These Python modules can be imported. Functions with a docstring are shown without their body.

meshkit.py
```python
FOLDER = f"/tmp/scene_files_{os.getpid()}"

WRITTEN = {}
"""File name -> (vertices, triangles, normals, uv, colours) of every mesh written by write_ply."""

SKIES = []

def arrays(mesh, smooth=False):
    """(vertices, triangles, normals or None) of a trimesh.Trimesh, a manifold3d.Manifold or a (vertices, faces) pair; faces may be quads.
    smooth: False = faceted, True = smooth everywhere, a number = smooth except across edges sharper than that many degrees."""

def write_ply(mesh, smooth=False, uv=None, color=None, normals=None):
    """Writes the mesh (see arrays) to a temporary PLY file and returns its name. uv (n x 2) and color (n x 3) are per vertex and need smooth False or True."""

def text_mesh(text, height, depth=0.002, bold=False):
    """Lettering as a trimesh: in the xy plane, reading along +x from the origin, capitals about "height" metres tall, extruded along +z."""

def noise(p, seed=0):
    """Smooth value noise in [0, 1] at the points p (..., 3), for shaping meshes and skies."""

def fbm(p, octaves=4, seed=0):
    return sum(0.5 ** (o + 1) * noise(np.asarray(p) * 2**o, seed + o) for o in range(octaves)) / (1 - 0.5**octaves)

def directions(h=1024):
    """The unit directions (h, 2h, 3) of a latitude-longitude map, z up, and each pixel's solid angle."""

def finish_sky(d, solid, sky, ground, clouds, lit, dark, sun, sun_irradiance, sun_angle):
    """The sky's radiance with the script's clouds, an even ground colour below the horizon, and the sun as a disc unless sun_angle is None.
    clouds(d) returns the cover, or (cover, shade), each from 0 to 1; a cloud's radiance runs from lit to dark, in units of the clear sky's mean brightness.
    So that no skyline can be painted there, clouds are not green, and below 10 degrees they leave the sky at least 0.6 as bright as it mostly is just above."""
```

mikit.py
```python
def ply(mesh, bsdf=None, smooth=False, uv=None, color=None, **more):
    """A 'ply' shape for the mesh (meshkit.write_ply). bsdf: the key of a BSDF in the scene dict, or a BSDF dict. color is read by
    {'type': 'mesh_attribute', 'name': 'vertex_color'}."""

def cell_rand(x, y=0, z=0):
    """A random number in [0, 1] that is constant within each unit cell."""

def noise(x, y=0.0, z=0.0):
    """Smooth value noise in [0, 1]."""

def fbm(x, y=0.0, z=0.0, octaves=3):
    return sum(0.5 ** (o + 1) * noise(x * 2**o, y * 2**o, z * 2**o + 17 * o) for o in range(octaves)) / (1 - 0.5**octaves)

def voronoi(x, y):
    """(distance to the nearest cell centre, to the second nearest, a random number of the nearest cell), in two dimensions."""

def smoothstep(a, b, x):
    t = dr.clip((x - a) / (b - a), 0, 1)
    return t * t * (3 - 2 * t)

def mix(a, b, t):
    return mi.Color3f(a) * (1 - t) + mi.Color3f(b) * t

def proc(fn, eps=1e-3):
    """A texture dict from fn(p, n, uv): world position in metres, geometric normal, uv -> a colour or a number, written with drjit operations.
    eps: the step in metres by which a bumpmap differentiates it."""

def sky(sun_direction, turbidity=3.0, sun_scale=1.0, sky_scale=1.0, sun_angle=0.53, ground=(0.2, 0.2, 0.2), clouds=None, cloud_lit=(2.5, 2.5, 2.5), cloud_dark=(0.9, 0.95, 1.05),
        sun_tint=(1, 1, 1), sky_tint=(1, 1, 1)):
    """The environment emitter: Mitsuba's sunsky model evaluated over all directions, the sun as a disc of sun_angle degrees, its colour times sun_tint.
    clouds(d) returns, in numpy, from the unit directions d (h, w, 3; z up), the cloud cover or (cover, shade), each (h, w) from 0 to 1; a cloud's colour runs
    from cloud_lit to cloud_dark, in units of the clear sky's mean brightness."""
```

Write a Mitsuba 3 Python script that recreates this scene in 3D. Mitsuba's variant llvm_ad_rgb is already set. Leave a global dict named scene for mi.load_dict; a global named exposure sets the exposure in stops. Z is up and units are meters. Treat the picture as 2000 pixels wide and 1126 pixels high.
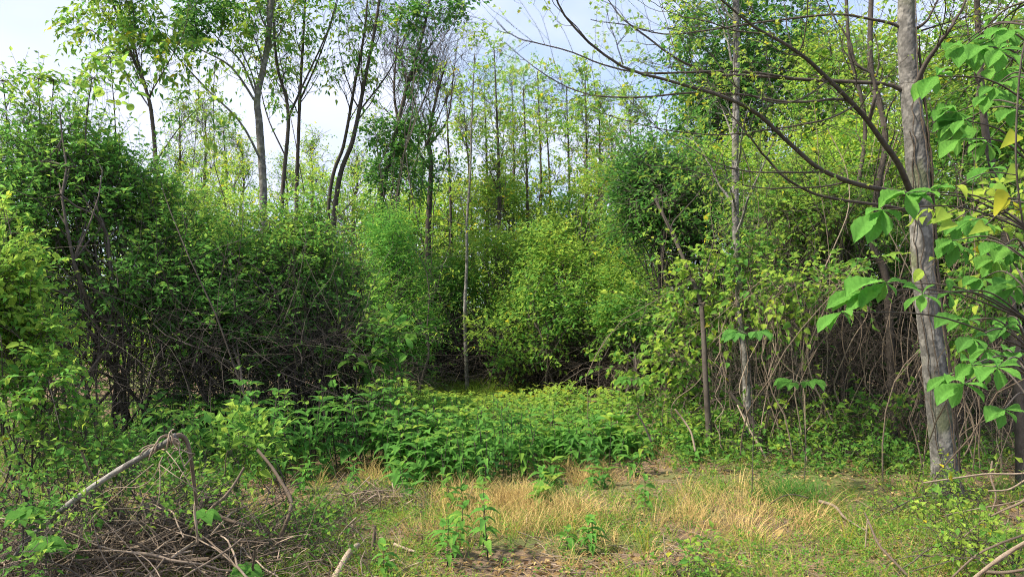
import math
import numpy as np
import drjit as dr
import mitsuba as mi
import mikit
import meshkit

scene, labels = {}, {}
T = mi.ScalarTransform4f

# ------------------------------------------------------------------ camera, sky, exposure
F, HZ, EYE = 1482.0, 600.0, 1.6          # focal length and horizon row in photograph pixels, eye height in metres
scene['camera'] = {
    'type': 'perspective', 'fov': 2 * math.degrees(math.atan(1000 / F)), 'fov_axis': 'x',
    'near_clip': 0.05, 'far_clip': 600.0, 'principal_point_offset_y': (563.0 - HZ) / 1126.0,
    'to_world': T().look_at(origin=[0, 0, EYE], target=[0, 1, EYE], up=[0, 0, 1]),
}


def clouds(d):
    p = d / (np.abs(d[..., 2:3]) + 0.25)
    p = p + .25 * (meshkit.fbm(p * 2.0 + 5.0, 3, 40)[..., None] - .5)
    n = meshkit.fbm(p * 1.6 + 3.1, 5, 11)
    fine = meshkit.fbm(p * 5.0 + 1.7, 4, 5)
    cover = np.clip((n * 0.75 + fine * 0.25 - 0.28) / 0.22, 0, 1)
    shade = np.clip((meshkit.fbm(p * 2.3 + 9.0, 4, 23) - 0.35) / 0.4, 0, 1)
    return 0.25 + 0.72 * cover, shade * 0.8


scene['sky'] = mikit.sky([-0.62, -0.18, 0.78], turbidity=3.5, sun_scale=1.02, sky_scale=1.0, sun_angle=6.0, sun_tint=(0.95, 1.0, 1.07), ground=(0.08, 0.11, 0.05),
                         clouds=clouds, cloud_lit=(1.56, 1.66, 1.98), cloud_dark=(1.14, 1.34, 1.88))
exposure = 2.85

# ------------------------------------------------------------------ helpers
UP = np.array([0, 0, 1.0])


def rng(seed):
    return np.random.default_rng(seed)


def at(px, py, Y):
    return np.array([(px - 1000) / F * Y, Y, EYE - (py - HZ) / F * Y])


def gz(x, y):
    x, y = np.asarray(x, float), np.asarray(y, float)
    p = np.stack(np.broadcast_arrays(x, y, 0 * x), -1)
    z = 0.16 * (meshkit.fbm(p * 0.35, 3, 3) - 0.5) + 0.05 * (meshkit.fbm(p * 1.7, 3, 8) - 0.5)
    z = z + 0.14 * np.exp(-((x + .7) ** 2 / 2.0 + (y - 15.6) ** 2 / 1.2))           # the grassy rise round the thin sapling
    z = z - 0.16 * np.exp(-((x + .8) ** 2 / 1.5 + (y - 13.6) ** 2 / 1.6))
    z = z + 0.10 * np.exp(-((x + 2.2) ** 2 / 1.2 + (y - 4.3) ** 2 / 1.0))            # the brush heap's low mound
    return z


def on_ground(px, py):
    Y = EYE * F / (py - HZ)
    x = (px - 1000) / F * Y
    return np.array([x, Y, float(gz(x, Y))])


def unit(v):
    return v / (np.linalg.norm(v, axis=-1, keepdims=True) + 1e-12)


class Mesh:
    def __init__(self):
        self.v, self.f, self.t, self.n = [], [], [], 0

    def add(self, v, f, t=None):
        if len(v):
            self.v.append(v)
            self.f.append(f + self.n)
            self.t.append(np.full((len(v), 2), 0.5) if t is None else t)
            self.n += len(v)
        return self

    def build(self, key, bsdf, smooth=False):
        if self.n:
            scene[key] = mikit.ply((np.vstack(self.v), np.vstack(self.f)), bsdf, smooth=smooth, uv=np.vstack(self.t))
        return key


TAKEN = {}


def name(base, parent=None):
    full = base if parent is None else f'{parent}__{base}'
    k = TAKEN.get(full, -1) + 1
    TAKEN[full] = k
    return full if k == 0 else f'{full}_{k:03d}'


def tag(key, label, category, group=None, kind=None):
    labels[key] = {'label': label, 'category': category}
    if group:
        labels[key]['group'] = group
    if kind:
        labels[key]['kind'] = kind
    return key


def thing(base, label, category, group=None):
    return tag(name(base), label, category, group)


def stuff(key):
    labels.setdefault(key, {})['kind'] = 'stuff'
    return key


def tubes(P, R, sides=4, uv=None):
    """Polylines P (n, k, 3) with radii R (n, k) as tubes."""
    n, k = P.shape[:2]
    R = np.broadcast_to(R, (n, k))
    t = unit(np.gradient(P, axis=1)) if k > 1 else P
    ref = np.where(np.abs(t[:, :1, 2:3]) > 0.8, np.array([0.9, 0.3, 0.1]), np.array([0.2, 0.15, 0.97]))
    a = unit(np.cross(t, ref))
    b = np.cross(t, a)
    ang = np.arange(sides) * 2 * np.pi / sides
    V = P[:, :, None] + R[:, :, None, None] * (np.cos(ang)[:, None] * a[:, :, None] + np.sin(ang)[:, None] * b[:, :, None])
    i = np.arange(n)[:, None, None] * (k * sides) + np.arange(k - 1)[None, :, None] * sides
    s = np.arange(sides)[None, None, :]
    s2 = (s + 1) % sides
    q = [i + s, i + s2, i + s2 + sides, i + s + sides]
    f = np.concatenate([np.stack([q[0], q[1], q[2]], -1).reshape(-1, 3), np.stack([q[0], q[2], q[3]], -1).reshape(-1, 3)])
    u = np.repeat(np.broadcast_to(np.asarray(0.5 if uv is None else uv, float), (n,)), k * sides)
    return V.reshape(-1, 3), f, np.stack([u, np.tile(np.repeat(np.linspace(0, 1, k), sides), n)], 1)


# leaf templates: (along, across, up) and triangles
def leaf_template(ts, ws, fold=0.10, curve=0.18):
    v, f = [(0, 0, 0)], []
    for t, w in zip(ts, ws):
        z = -curve * t * t + 0.10 * math.sin(t * 3.0)
        v += [(t, -w / 2, z + fold * w), (t, 0, z), (t, w / 2, z + fold * w)]
    v.append((1, 0, -curve))
    n = len(ts)
    f += [(0, 2, 1), (0, 3, 2)]
    for i in range(n - 1):
        a, b = 1 + 3 * i, 4 + 3 * i
        f += [(a, a + 1, b + 1), (a, b + 1, b), (a + 1, a + 2, b + 2), (a + 1, b + 2, b + 1)]
    a = 1 + 3 * (n - 1)
    f += [(a, a + 1, len(v) - 1), (a + 1, a + 2, len(v) - 1)]
    return np.array(v, float), np.array(f)


L2 = (np.array([(0, 0, 0), (.42, -.5, .07), (1, 0, -.12), (.42, .5, .07)], float), np.array([(0, 1, 2), (0, 2, 3)]))
L4 = (np.array([(0, 0, 0), (.42, -.5, .10), (.45, 0, 0.0), (.42, .5, .10), (1, 0, -.18)], float), np.array([(0, 1, 2), (0, 2, 3), (1, 4, 2), (2, 4, 3)]))
OVAL = leaf_template([.2, .5, .8], [.8, 1.0, .6])
LANCE = leaf_template([.15, .4, .7], [.75, 1.0, .55], curve=.30)
HEART = leaf_template([.05, .25, .55, .8], [.75, 1.0, .78, .38], curve=.25)
OBOV = leaf_template([.12, .25, .4, .55, .7, .82, .92], [.22, .42, .68, .9, 1.0, .86, .5], fold=.09, curve=.30)
ROUND = leaf_template([.04, .2, .45, .7, .9], [.6, .95, 1.05, .85, .5], fold=.05, curve=.10)


def leaves(pos, ax, nrm, L, W, tpl, u, v):
    """One leaf per row: u is its place on the green-to-yellow scale, v its lightness."""
    ax = unit(ax)
    nrm = unit(nrm - (nrm * ax).sum(-1, keepdims=True) * ax)
    side = np.cross(nrm, ax)
    tv, tf = tpl
    n = len(pos)
    L, W = (np.broadcast_to(np.asarray(x, float), (n,))[:, None, None] for x in (L, W))
    V = pos[:, None] + L * (tv[:, :1] * ax[:, None] + tv[:, 1:2] * W * side[:, None] + tv[:, 2:] * nrm[:, None])
    f = (tf[None] + (np.arange(n) * len(tv))[:, None, None]).reshape(-1, 3)
    uv = np.repeat(np.stack([np.broadcast_to(u, (n,)), np.broadcast_to(v, (n,))], 1), len(tv), 0)
    return V.reshape(-1, 3), f, np.clip(uv, 0.001, 0.999)


def sprays(r, pos, dirs, m, tl, L, W, tpl, u, v, droop=0.15, twig=0.0, flat=1.0, du=.10, dv=.14):
    """Leafy twigs: m leaves in two rows along each. Returns (leaf mesh tuple, twig mesh tuple or None)."""
    n = len(pos)
    dirs = unit(dirs)
    tl = np.broadcast_to(tl, (n,)) * r.uniform(.6, 1.3, n)
    t = np.linspace(.18, 1.0, m)[None] + r.uniform(-.06, .06, (n, m))
    sag = -droop * tl[:, None] * t ** 2
    p = pos[:, None] + dirs[:, None] * (tl[:, None] * t)[..., None] + sag[..., None] * UP
    s = unit(np.cross(dirs, UP + .35 * r.normal(size=(n, 3))))
    sign = np.where(np.arange(m) % 2 == 0, 1.0, -1.0)[None, :, None]
    out = np.where((np.arange(m) >= m - 1)[None, :, None], .2, .85)
    ax = dirs[:, None] * .55 + s[:, None] * sign * out + .32 * r.normal(size=(n, m, 3)) - UP * droop * 1.2
    nr = UP * flat + .55 * r.normal(size=(n, m, 3))
    size = np.clip(r.normal(.9, .24, (n, m)), .35, 1.5) * (1.0 - .3 * np.abs(t - .6))
    uu = (np.broadcast_to(u, (n,))[:, None] + r.normal(0, du, (n, m)))
    vv = (np.broadcast_to(v, (n,))[:, None] + r.normal(0, dv, (n, m)))
    leaf = leaves(p.reshape(-1, 3), ax.reshape(-1, 3), nr.reshape(-1, 3), (size * L).ravel(), W, tpl, uu.ravel(), vv.ravel())
    tw = None
    if twig > 0:
        q = np.array([-.25, 1.0])
        P = pos[:, None] + dirs[:, None] * (tl[:, None] * q)[..., None] - (droop * tl[:, None] * np.maximum(q, 0) ** 2)[..., None] * UP
        tw = tubes(P, twig * np.array([1.0, .35])[None], 3)
    return leaf, tw


def blob_points(r, n, blobs, freq=1.3, thr=0.5, shell=0.45, soft=.085):
    """n points in a union of ellipsoids (px, py, Y, rx, ry, rz in photograph pixels for px, py, rx, rz and metres for Y, ry), thinned into clumps. Returns points, outward directions."""
    C = np.array([at(b[0], b[1], b[2]) for b in blobs])
    S = np.array([(b[3] / F * b[2], b[4], b[5] / F * b[2]) for b in blobs])
    w = S.prod(1) ** (2 / 3)
    P, D, got = [], [], 0
    while got < n:
        k = r.choice(len(blobs), 2 * n, p=w / w.sum())
        d = unit(r.normal(size=(2 * n, 3)))
        rad = r.uniform(0, 1, 2 * n) ** shell
        rough = 1 + .34 * (meshkit.fbm(C[k] * 3 + d * 2.2, 3, 77)[:, None] - .5) * 2
        rough = rough + .18 * (meshkit.fbm(C[k] * 2 + d * 7, 2, 78)[:, None] - .5) * 2 + (r.uniform(size=(2 * n, 1)) < .05) * r.uniform(.05, .3, (2 * n, 1))
        p = C[k] + d * rad[:, None] * S[k] * rough
        keep = meshkit.fbm(p * freq, 3, 31) + soft * r.normal(size=len(p)) > thr
        keep &= p[:, 2] > gz(p[:, 0], p[:, 1]) + .05
        P.append(p[keep])
        D.append((d / S[k])[keep])
        got += keep.sum()
    return np.vstack(P)[:n], unit(np.vstack(D)[:n])


LEAFLET_TS = np.linspace(0, 1, 23)[1:-1]


def arcs(r, B, E, k=8, bow=.18, wob=.05, rise=.75):
    """Lines from B to E (n, 3) that climb first and then lean out, with wobble."""
    s = np.linspace(0, 1, k)[None, :, None]
    d = E - B
    hor, ver = d * [1, 1, 0], d * [0, 0, 1]
    P = B[:, None] + hor[:, None] * s ** 1.25 + ver[:, None] * s ** rise
    ln = np.linalg.norm(d, axis=1)[:, None, None]
    P = P + ln * bow * np.sin(np.pi * s) * r.normal(size=(len(B), 1, 3)) * [1, 1, .3]
    P = P + np.cumsum(r.normal(size=P.shape), 1) * ln * wob / np.sqrt(k) * np.sin(np.pi * s)
    return P


def sprout(r, P, n, s0, s1, ln, spread, up, k, curl, tanw=.6, side=None):
    """n side shoots from each line of P; ln = length (scaled at random). Returns lines and the parents' indices."""
    m, kk = P.shape[:2]
    idx = np.repeat(np.arange(m), n)
    s = r.uniform(s0, s1, m * n) * (kk - 1)
    i = np.clip(s.astype(int), 0, kk - 2)
    fr = (s - i)[:, None]
    start = P[idx, i] * (1 - fr) + P[idx, i + 1] * fr
    tan = unit(P[idx, i + 1] - P[idx, i])
    q = unit(np.cross(tan, r.normal(size=tan.shape)))
    d = unit(tan * tanw + q * spread + UP * up)
    if side is not None:
        d = unit(d + np.asarray(side))
    step = np.broadcast_to(ln, (m * n,)) * r.uniform(.5, 1.2, m * n) / (k - 1)
    out = [start]
    for _ in range(k - 1):
        d = unit(d + curl * r.normal(size=d.shape) + UP * up * .15)
        out.append(out[-1] + d * step[:, None])
    return np.stack(out, 1), idx, s / (kk - 1)


def taper(r0, k, end=.2):
    return np.asarray(r0)[..., None] * np.linspace(1, end, k)


def path(pts, k):
    """Catmull-Rom through pixel points (px, py, Y), k samples."""
    p = np.array([at(*q) for q in pts])
    return spline(p, k)


def spline(p, k):
    p = np.vstack([2 * p[0] - p[1], p, 2 * p[-1] - p[-2]])
    n = len(p) - 3
    t = np.linspace(0, n - 1e-6, k)
    i = t.astype(int)
    f = (t - i)[:, None]
    a, b, c, d = p[i], p[i + 1], p[i + 2], p[i + 3]
    return .5 * (2 * b + (c - a) * f + (2 * a - 5 * b + 4 * c - d) * f ** 2 + (3 * b - a - 3 * c + d) * f ** 3)


def rough_tube(pts, radii, sides, amp, seed, freq=(6, 2)):
    """A trunk: one tube whose surface is pushed in and out along the grain."""
    P = pts[None]
    V, f, t = tubes(P, np.asarray(radii)[None], sides)
    c = np.repeat(pts, sides, 0)
    off = V - c
    q = np.stack([V[:, 0] * freq[0], V[:, 1] * freq[0], V[:, 2] * freq[1]], -1)
    V = c + off * (1 + amp * (meshkit.fbm(q, 4, seed)[:, None] - .5) * 2)
    return V, f, t


# ------------------------------------------------------------------ materials
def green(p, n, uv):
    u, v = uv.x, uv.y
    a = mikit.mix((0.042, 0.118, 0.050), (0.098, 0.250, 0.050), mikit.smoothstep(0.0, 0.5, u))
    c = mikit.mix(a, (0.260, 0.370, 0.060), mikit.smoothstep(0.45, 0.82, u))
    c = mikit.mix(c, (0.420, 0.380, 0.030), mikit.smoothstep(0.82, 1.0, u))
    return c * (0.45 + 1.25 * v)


def straw(p, n, uv):
    c = mikit.mix((0.16, 0.10, 0.055), (0.50, 0.385, 0.165), mikit.smoothstep(0, .6, uv.x))
    c = mikit.mix(c, (0.26, 0.30, 0.06), mikit.smoothstep(.6, 1.0, uv.x))
    return c * (0.55 + 0.9 * uv.y)


def bark(p, n, uv):
    z = mikit.fbm(p.x * 34, p.y * 34, p.z * 24, 3)
    lich = mikit.smoothstep(.50, .64, mikit.fbm(p.x * 16, p.y * 16, p.z * 13 + 7, 3))
    c = mikit.mix((0.058, 0.057, 0.054), (0.195, 0.190, 0.180), z)
    c = mikit.mix(c, (0.33, 0.32, 0.295), lich * .5)
    moss = mikit.smoothstep(.56, .75, mikit.fbm(p.x * 5 + 3, p.y * 5, p.z * 3, 3))
    return mikit.mix(c, (0.13, 0.16, 0.06), moss * .5)


def dark_bark(p, n, uv):
    z = mikit.fbm(p.x * 24, p.y * 24, p.z * 14, 3)
    return mikit.mix((0.036, 0.030, 0.026), (0.105, 0.092, 0.080), z) * (0.6 + 0.8 * uv.x)


def dead(p, n, uv):
    z = mikit.fbm(p.x * 40, p.y * 40, p.z * 40, 2)
    c = mikit.mix((0.085, 0.064, 0.047), (0.24, 0.195, 0.15), z * .5 + uv.x * .5)
    return c * (0.5 + uv.x)


def soil(p, n, uv):
    a = mikit.fbm(p.x * 1.3, p.y * 1.3, 0.0, 4)
    b = mikit.fbm(p.x * 14, p.y * 14, 3.0, 4)
    c = mikit.mix((0.055, 0.038, 0.026), (0.175, 0.125, 0.085), b)
    c = mikit.mix(c, (0.075, 0.105, 0.028), mikit.smoothstep(.45, .65, a) * .7)
    return c


scene['leaf_material'] = {'type': 'principledthin', 'base_color': mikit.proc(green), 'diff_trans': 1.15, 'roughness': 0.42, 'spec_trans': 0.0, 'eta': 1.40}
scene['straw_material'] = {'type': 'principledthin', 'base_color': mikit.proc(straw), 'diff_trans': 0.6, 'roughness': 0.7, 'spec_trans': 0.0, 'eta': 1.3}


def plain(fn, rough=.85):
    return {'type': 'twosided', 'bsdf': {'type': 'principled', 'base_color': mikit.proc(fn), 'roughness': rough, 'specular': 0.25}}


scene['dark_bark_material'] = plain(dark_bark)
scene['dead_wood_material'] = plain(dead)
scene['soil_material'] = plain(soil, .95)
scene['bark_material'] = {'type': 'twosided', 'bsdf': {'type': 'bumpmap', 'scale': 0.010, 'nested_texture': mikit.proc(lambda p, n, uv: mikit.fbm(p.x * 60, p.y * 60, p.z * 42, 3), eps=.004),
                          'nested_bsdf': {'type': 'principled', 'base_color': mikit.proc(bark), 'roughness': .9, 'specular': .2}}}
LEAF, STRAW, BARK, DARK, DEAD = 'leaf_material', 'straw_material', 'bark_material', 'dark_bark_material', 'dead_wood_material'

# ------------------------------------------------------------------ ground
def make_ground():
    gx = np.sinh(np.linspace(-5.2, 5.2, 170)) * .95
    gx = np.clip(gx, -90, 90)
    gx = np.unique(gx)
    gy = np.concatenate([np.linspace(-12, 2.4, 12), np.linspace(2.5, 16, 170), 16 * np.exp(np.linspace(.02, 2.1, 40))])
    X, Yg = np.meshgrid(gx, gy, indexing='ij')
    Z = gz(X, Yg)
    near = (Yg > 2.4) & (Yg < 16.5)
    Z = Z + near * .03 * (meshkit.fbm(np.stack([X * 7, Yg * 7, 0 * X], -1), 3, 4) - .5)
    V = np.stack([X, Yg, Z], -1).reshape(-1, 3)
    a, b = np.meshgrid(np.arange(len(gx) - 1), np.arange(len(gy) - 1), indexing='ij')
    i = (a * len(gy) + b).ravel()
    q = np.stack([i, i + len(gy), i + len(gy) + 1, i + 1], 1)
    scene['ground'] = mikit.ply((V, q), 'soil_material', smooth=True)
    labels['ground'] = {'label': 'brown forest clearing floor of bare soil', 'category': 'ground', 'kind': 'structure'}


make_ground()


# ------------------------------------------------------------------ shrubs and filler woods
def shrub(base, label, category, blobs, n, L, u, v, seed, m=7, tl=.32, W=.45, tpl=L4, stems=14, base_spread=.5, base_at=None, freq=1.3, thr=.47, shell=.45, droop=.18,
          twig=.004, stem_r=.018, group=None, branch=4, bark_key=DARK, flat=1.0, branch_s=(.3, .95), topu=.0, parts=0, bark_uv=.5, shoots=.08):
    r = rng(seed)
    key = thing(base, label, category, group)
    P, D = blob_points(r, n, blobs, freq, thr, shell)
    dirs = unit(D * .7 + r.normal(size=D.shape) * .6 + UP * .25)
    clump = meshkit.fbm(P * 1.1, 3, seed)
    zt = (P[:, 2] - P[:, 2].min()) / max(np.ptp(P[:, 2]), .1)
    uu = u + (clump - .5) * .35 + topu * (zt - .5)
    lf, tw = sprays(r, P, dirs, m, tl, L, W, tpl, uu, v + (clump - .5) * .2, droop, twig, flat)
    more = None
    if shoots:                      # long young shoots that break the outline
        pick = r.choice(len(P), int(len(P) * shoots), replace=False)
        sd = unit(D[pick] * .7 + UP * .55 + .45 * r.normal(size=(len(pick), 3)))
        more = sprays(r, P[pick], sd, int(m * 1.8), tl * 2.3, L * .9, W, tpl, uu[pick] + .10, v + .06, .10, max(twig, .003), flat)
    if parts:                       # the leaves that show largest, one entry each
        tv = len(tpl[0])
        V = lf[0].reshape(-1, tv, 3)
        U = lf[2].reshape(-1, tv, 2)
        c = V.mean(1)
        sx, sy = c[:, 0] / c[:, 1] * F + 1000, HZ - (c[:, 2] - EYE) / c[:, 1] * F
        seen = (sx > 4) & (sx < 1996) & (sy > 4) & (sy < 1122)
        score = np.where(seen, c[:, 1], 1e9)
        order = np.argsort(score)
        for i in order[:parts]:
            scene[name('leaf', key)] = mikit.ply((V[i], tpl[1]), LEAF, smooth=True, uv=U[i])
        rest = order[parts:]
        f = (tpl[1][None] + (np.arange(len(rest)) * tv)[:, None, None]).reshape(-1, 3)
        Mesh().add(V[rest].reshape(-1, 3), f, U[rest].reshape(-1, 2)).build(stuff(name('foliage', key)), LEAF)
    else:
        M = Mesh().add(*lf)
        if more:
            M.add(*more[0])
        M.build(stuff(name('foliage', key)), LEAF)
    c = np.array([at(b[0], b[1], b[2]) for b in blobs])
    if base_at is None:
        base_at = np.array([c[:, 0].mean(), c[:, 1].mean()])
    B = np.stack([base_at[0] + r.normal(0, base_spread, stems), base_at[1] + r.normal(0, base_spread * .6, stems)], 1)
    B = np.column_stack([B, gz(B[:, 0], B[:, 1]) - .05])
    E = P[r.choice(len(P), stems)]
    A = arcs(r, B, E, 10, .10, .05)
    rad = stem_r * r.uniform(.5, 1.3, stems)
    W1 = Mesh().add(*tubes(A, taper(rad, 10, .35), 5, r.uniform(0, 1, stems) * .6 + bark_uv - .3))
    W1.build(name('stem', key), bark_key, True)
    tgt = P[r.choice(len(P), min(len(P), stems * branch))]
    par = r.integers(0, stems, len(tgt))
    # choose for each target the nearest of four random stems
    cand = r.integers(0, stems, (len(tgt), 4))
    d4 = np.linalg.norm(A[cand, 7] - tgt[:, None], axis=-1)
    par = cand[np.arange(len(tgt)), d4.argmin(1)]
    s = (r.uniform(*branch_s, len(tgt)) * 9).astype(int)
    Br = arcs(r, A[par, s], tgt, 6, .14, .05)
    M = Mesh().add(*tubes(Br, taper(rad[par] * .45, 6, .25), 4, r.uniform(.2, .8, len(tgt))))
    if tw is not None:
        M.add(*tw)
    if more:
        M.add(*more[1])
    M.build(stuff(name('fine_branching', key)), bark_key)
    return key, P


def tree(base, label, category, trunk, r0, r1, seed, limbs=(), n_limb=8, limb_len=2.0, limb_s=(.3, .98), limb_up=.5, levels=((4, .9), (4, .45)), leaf=(0.08, .5, .75, .5), n_leaf=3, leaf_frac=1.0,
         bark_key=DARK, tpl=L4, droop=.4, sides=8, group=None, limb_parts=True, leaf_u_sd=.1, W=.5, spread=.75, curl=.10, tl=.16, leaf_lo=.0, twig_r=.5):
    """A tree: a trunk along pixel points, given limbs (pixel points, radius), more limbs sprouted, then two orders of twigs and the leaves on them."""
    r = rng(seed)
    key = thing(base, label, category, group)
    k = 40
    P = path(trunk, k)
    foot = P[0] * [1, 1, 0] + UP * (float(gz(P[0, 0], P[0, 1])) - .08)
    if P[0, 2] > foot[2]:
        P = spline(np.vstack([foot, P[::3], P[-1:]]), k)
    R = np.linspace(r0, r1, k) * (1 + .35 * np.exp(-np.linspace(0, 1, k) * 22))
    Mesh().add(*rough_tube(P, R, sides, .10, seed)).build(name('trunk', key), bark_key, True)
    Ls, Rs = [], []
    for pts, lr in limbs:
        Lp = path(pts, 16)
        Ls.append(Lp)
        Rs.append(lr)
    if n_limb:
        A, idx, s = sprout(r, P[None], n_limb, limb_s[0], limb_s[1], limb_len * 1.0, spread, limb_up, 16, curl)
        sc = (1.25 - s * .8)
        A = A[:, :1] + (A - A[:, :1]) * sc[:, None, None]
        for a, ss in zip(A, s):
            Ls.append(a)
            Rs.append((r0 + (r1 - r0) * ss) * .42)
    Ls, Rs = np.stack(Ls), np.array(Rs)
    if limb_parts:
        for a, rr in zip(Ls, Rs):
            Mesh().add(*tubes(a[None], taper(np.array([rr]), 16, .22), 6)).build(name('limb', key), bark_key, True)
    else:
        Mesh().add(*tubes(Ls, taper(Rs, 16, .22), 4)).build(stuff(name('fine_branching', key)), bark_key)
    M = Mesh()
    cur, cr = Ls, Rs * twig_r
    ends = [Ls[:, 8:]]
    for q, (n, ln) in enumerate(levels):
        kk = 3 if q == len(levels) - 1 else 5
        sub, idx, s = sprout(r, cur, n, .2, 1.0, ln, .8, .25, kk, .16 if kk == 5 else .22)
        cr = cr[idx] * .45
        cr = np.maximum(cr, .00026 * P[0, 1])
        M.add(*tubes(sub, taper(cr, kk, .4), 3, r.uniform(.2, .8, len(sub))))
        cur = sub
    M.build(stuff(name('fine_branching', key)), bark_key)
    if n_leaf and leaf_frac > 0:
        pick = r.uniform(size=len(cur)) < leaf_frac
        tips = cur[pick]
        if leaf_lo > 0:
            tips = tips[(tips[:, 0, 2] > leaf_lo)]
        L, W_, u, v = leaf[0], W, leaf[1], leaf[2]
        pos = np.concatenate([tips[:, 1], (tips[:, 1] + tips[:, 2]) / 2, tips[:, 2]])
        d = np.concatenate([tips[:, 1] - tips[:, 0], tips[:, 2] - tips[:, 1], tips[:, 2] - tips[:, 1]])
        lf, _ = sprays(r, pos, unit(d) + .5 * r.normal(size=d.shape), n_leaf, tl, L, W_, tpl, u + r.normal(0, leaf_u_sd, len(pos)), v, droop)
        Mesh().add(*lf).build(stuff(name('crown', key)), LEAF)
    return key, P, Ls, cur


# ------------------------------------------------------------------ far woods, one crown after another
r = rng(100)
far = [(-150, 300, 150), (30, 330, 140), (190, 380, 130), (330, 310, 110), (450, 345, 100), (570, 375, 100), (690, 390, 100), (800, 370, 110), (900, 370, 110), (1010, 350, 115), (1110, 410, 110),
       (1215, 400, 120), (1330, 300, 140), (1470, 300, 140), (1600, 290, 140), (1730, 320, 130), (1860, 250, 150), (2000, 300, 150), (2150, 280, 150)]
ordn = 'first second third fourth fifth sixth seventh eighth ninth tenth eleventh twelfth thirteenth fourteenth fifteenth sixteenth seventeenth eighteenth nineteenth'.split()
for i, (px, top, rx) in enumerate(far):
    Y = 27 + r.uniform(-3, 5)
    side = 'far left' if px < 400 else 'centre' if px < 1200 else 'right'
    shrub('woodland_tree', f'hazy yellow green tree in the distant wall of foliage, {ordn[i]} from the left', 'tree',
          [(px, top + rx, Y, rx, 2.5, rx * .95), (px + 30, top + 2.4 * rx, Y - 1, rx * 1.1, 2.5, rx * 1.1), (px - 50, top + 1.7 * rx, Y - 1, rx * .8, 2.2, rx * .7)],
          500, .22, .70 + r.normal(0, .05), .85, 200 + i, m=7, tl=.7, W=.55, tpl=L2, stems=5, base_spread=.8, freq=.55, thr=.46, twig=.0, stem_r=.07, group='distant woodland trees', branch=12)

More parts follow.
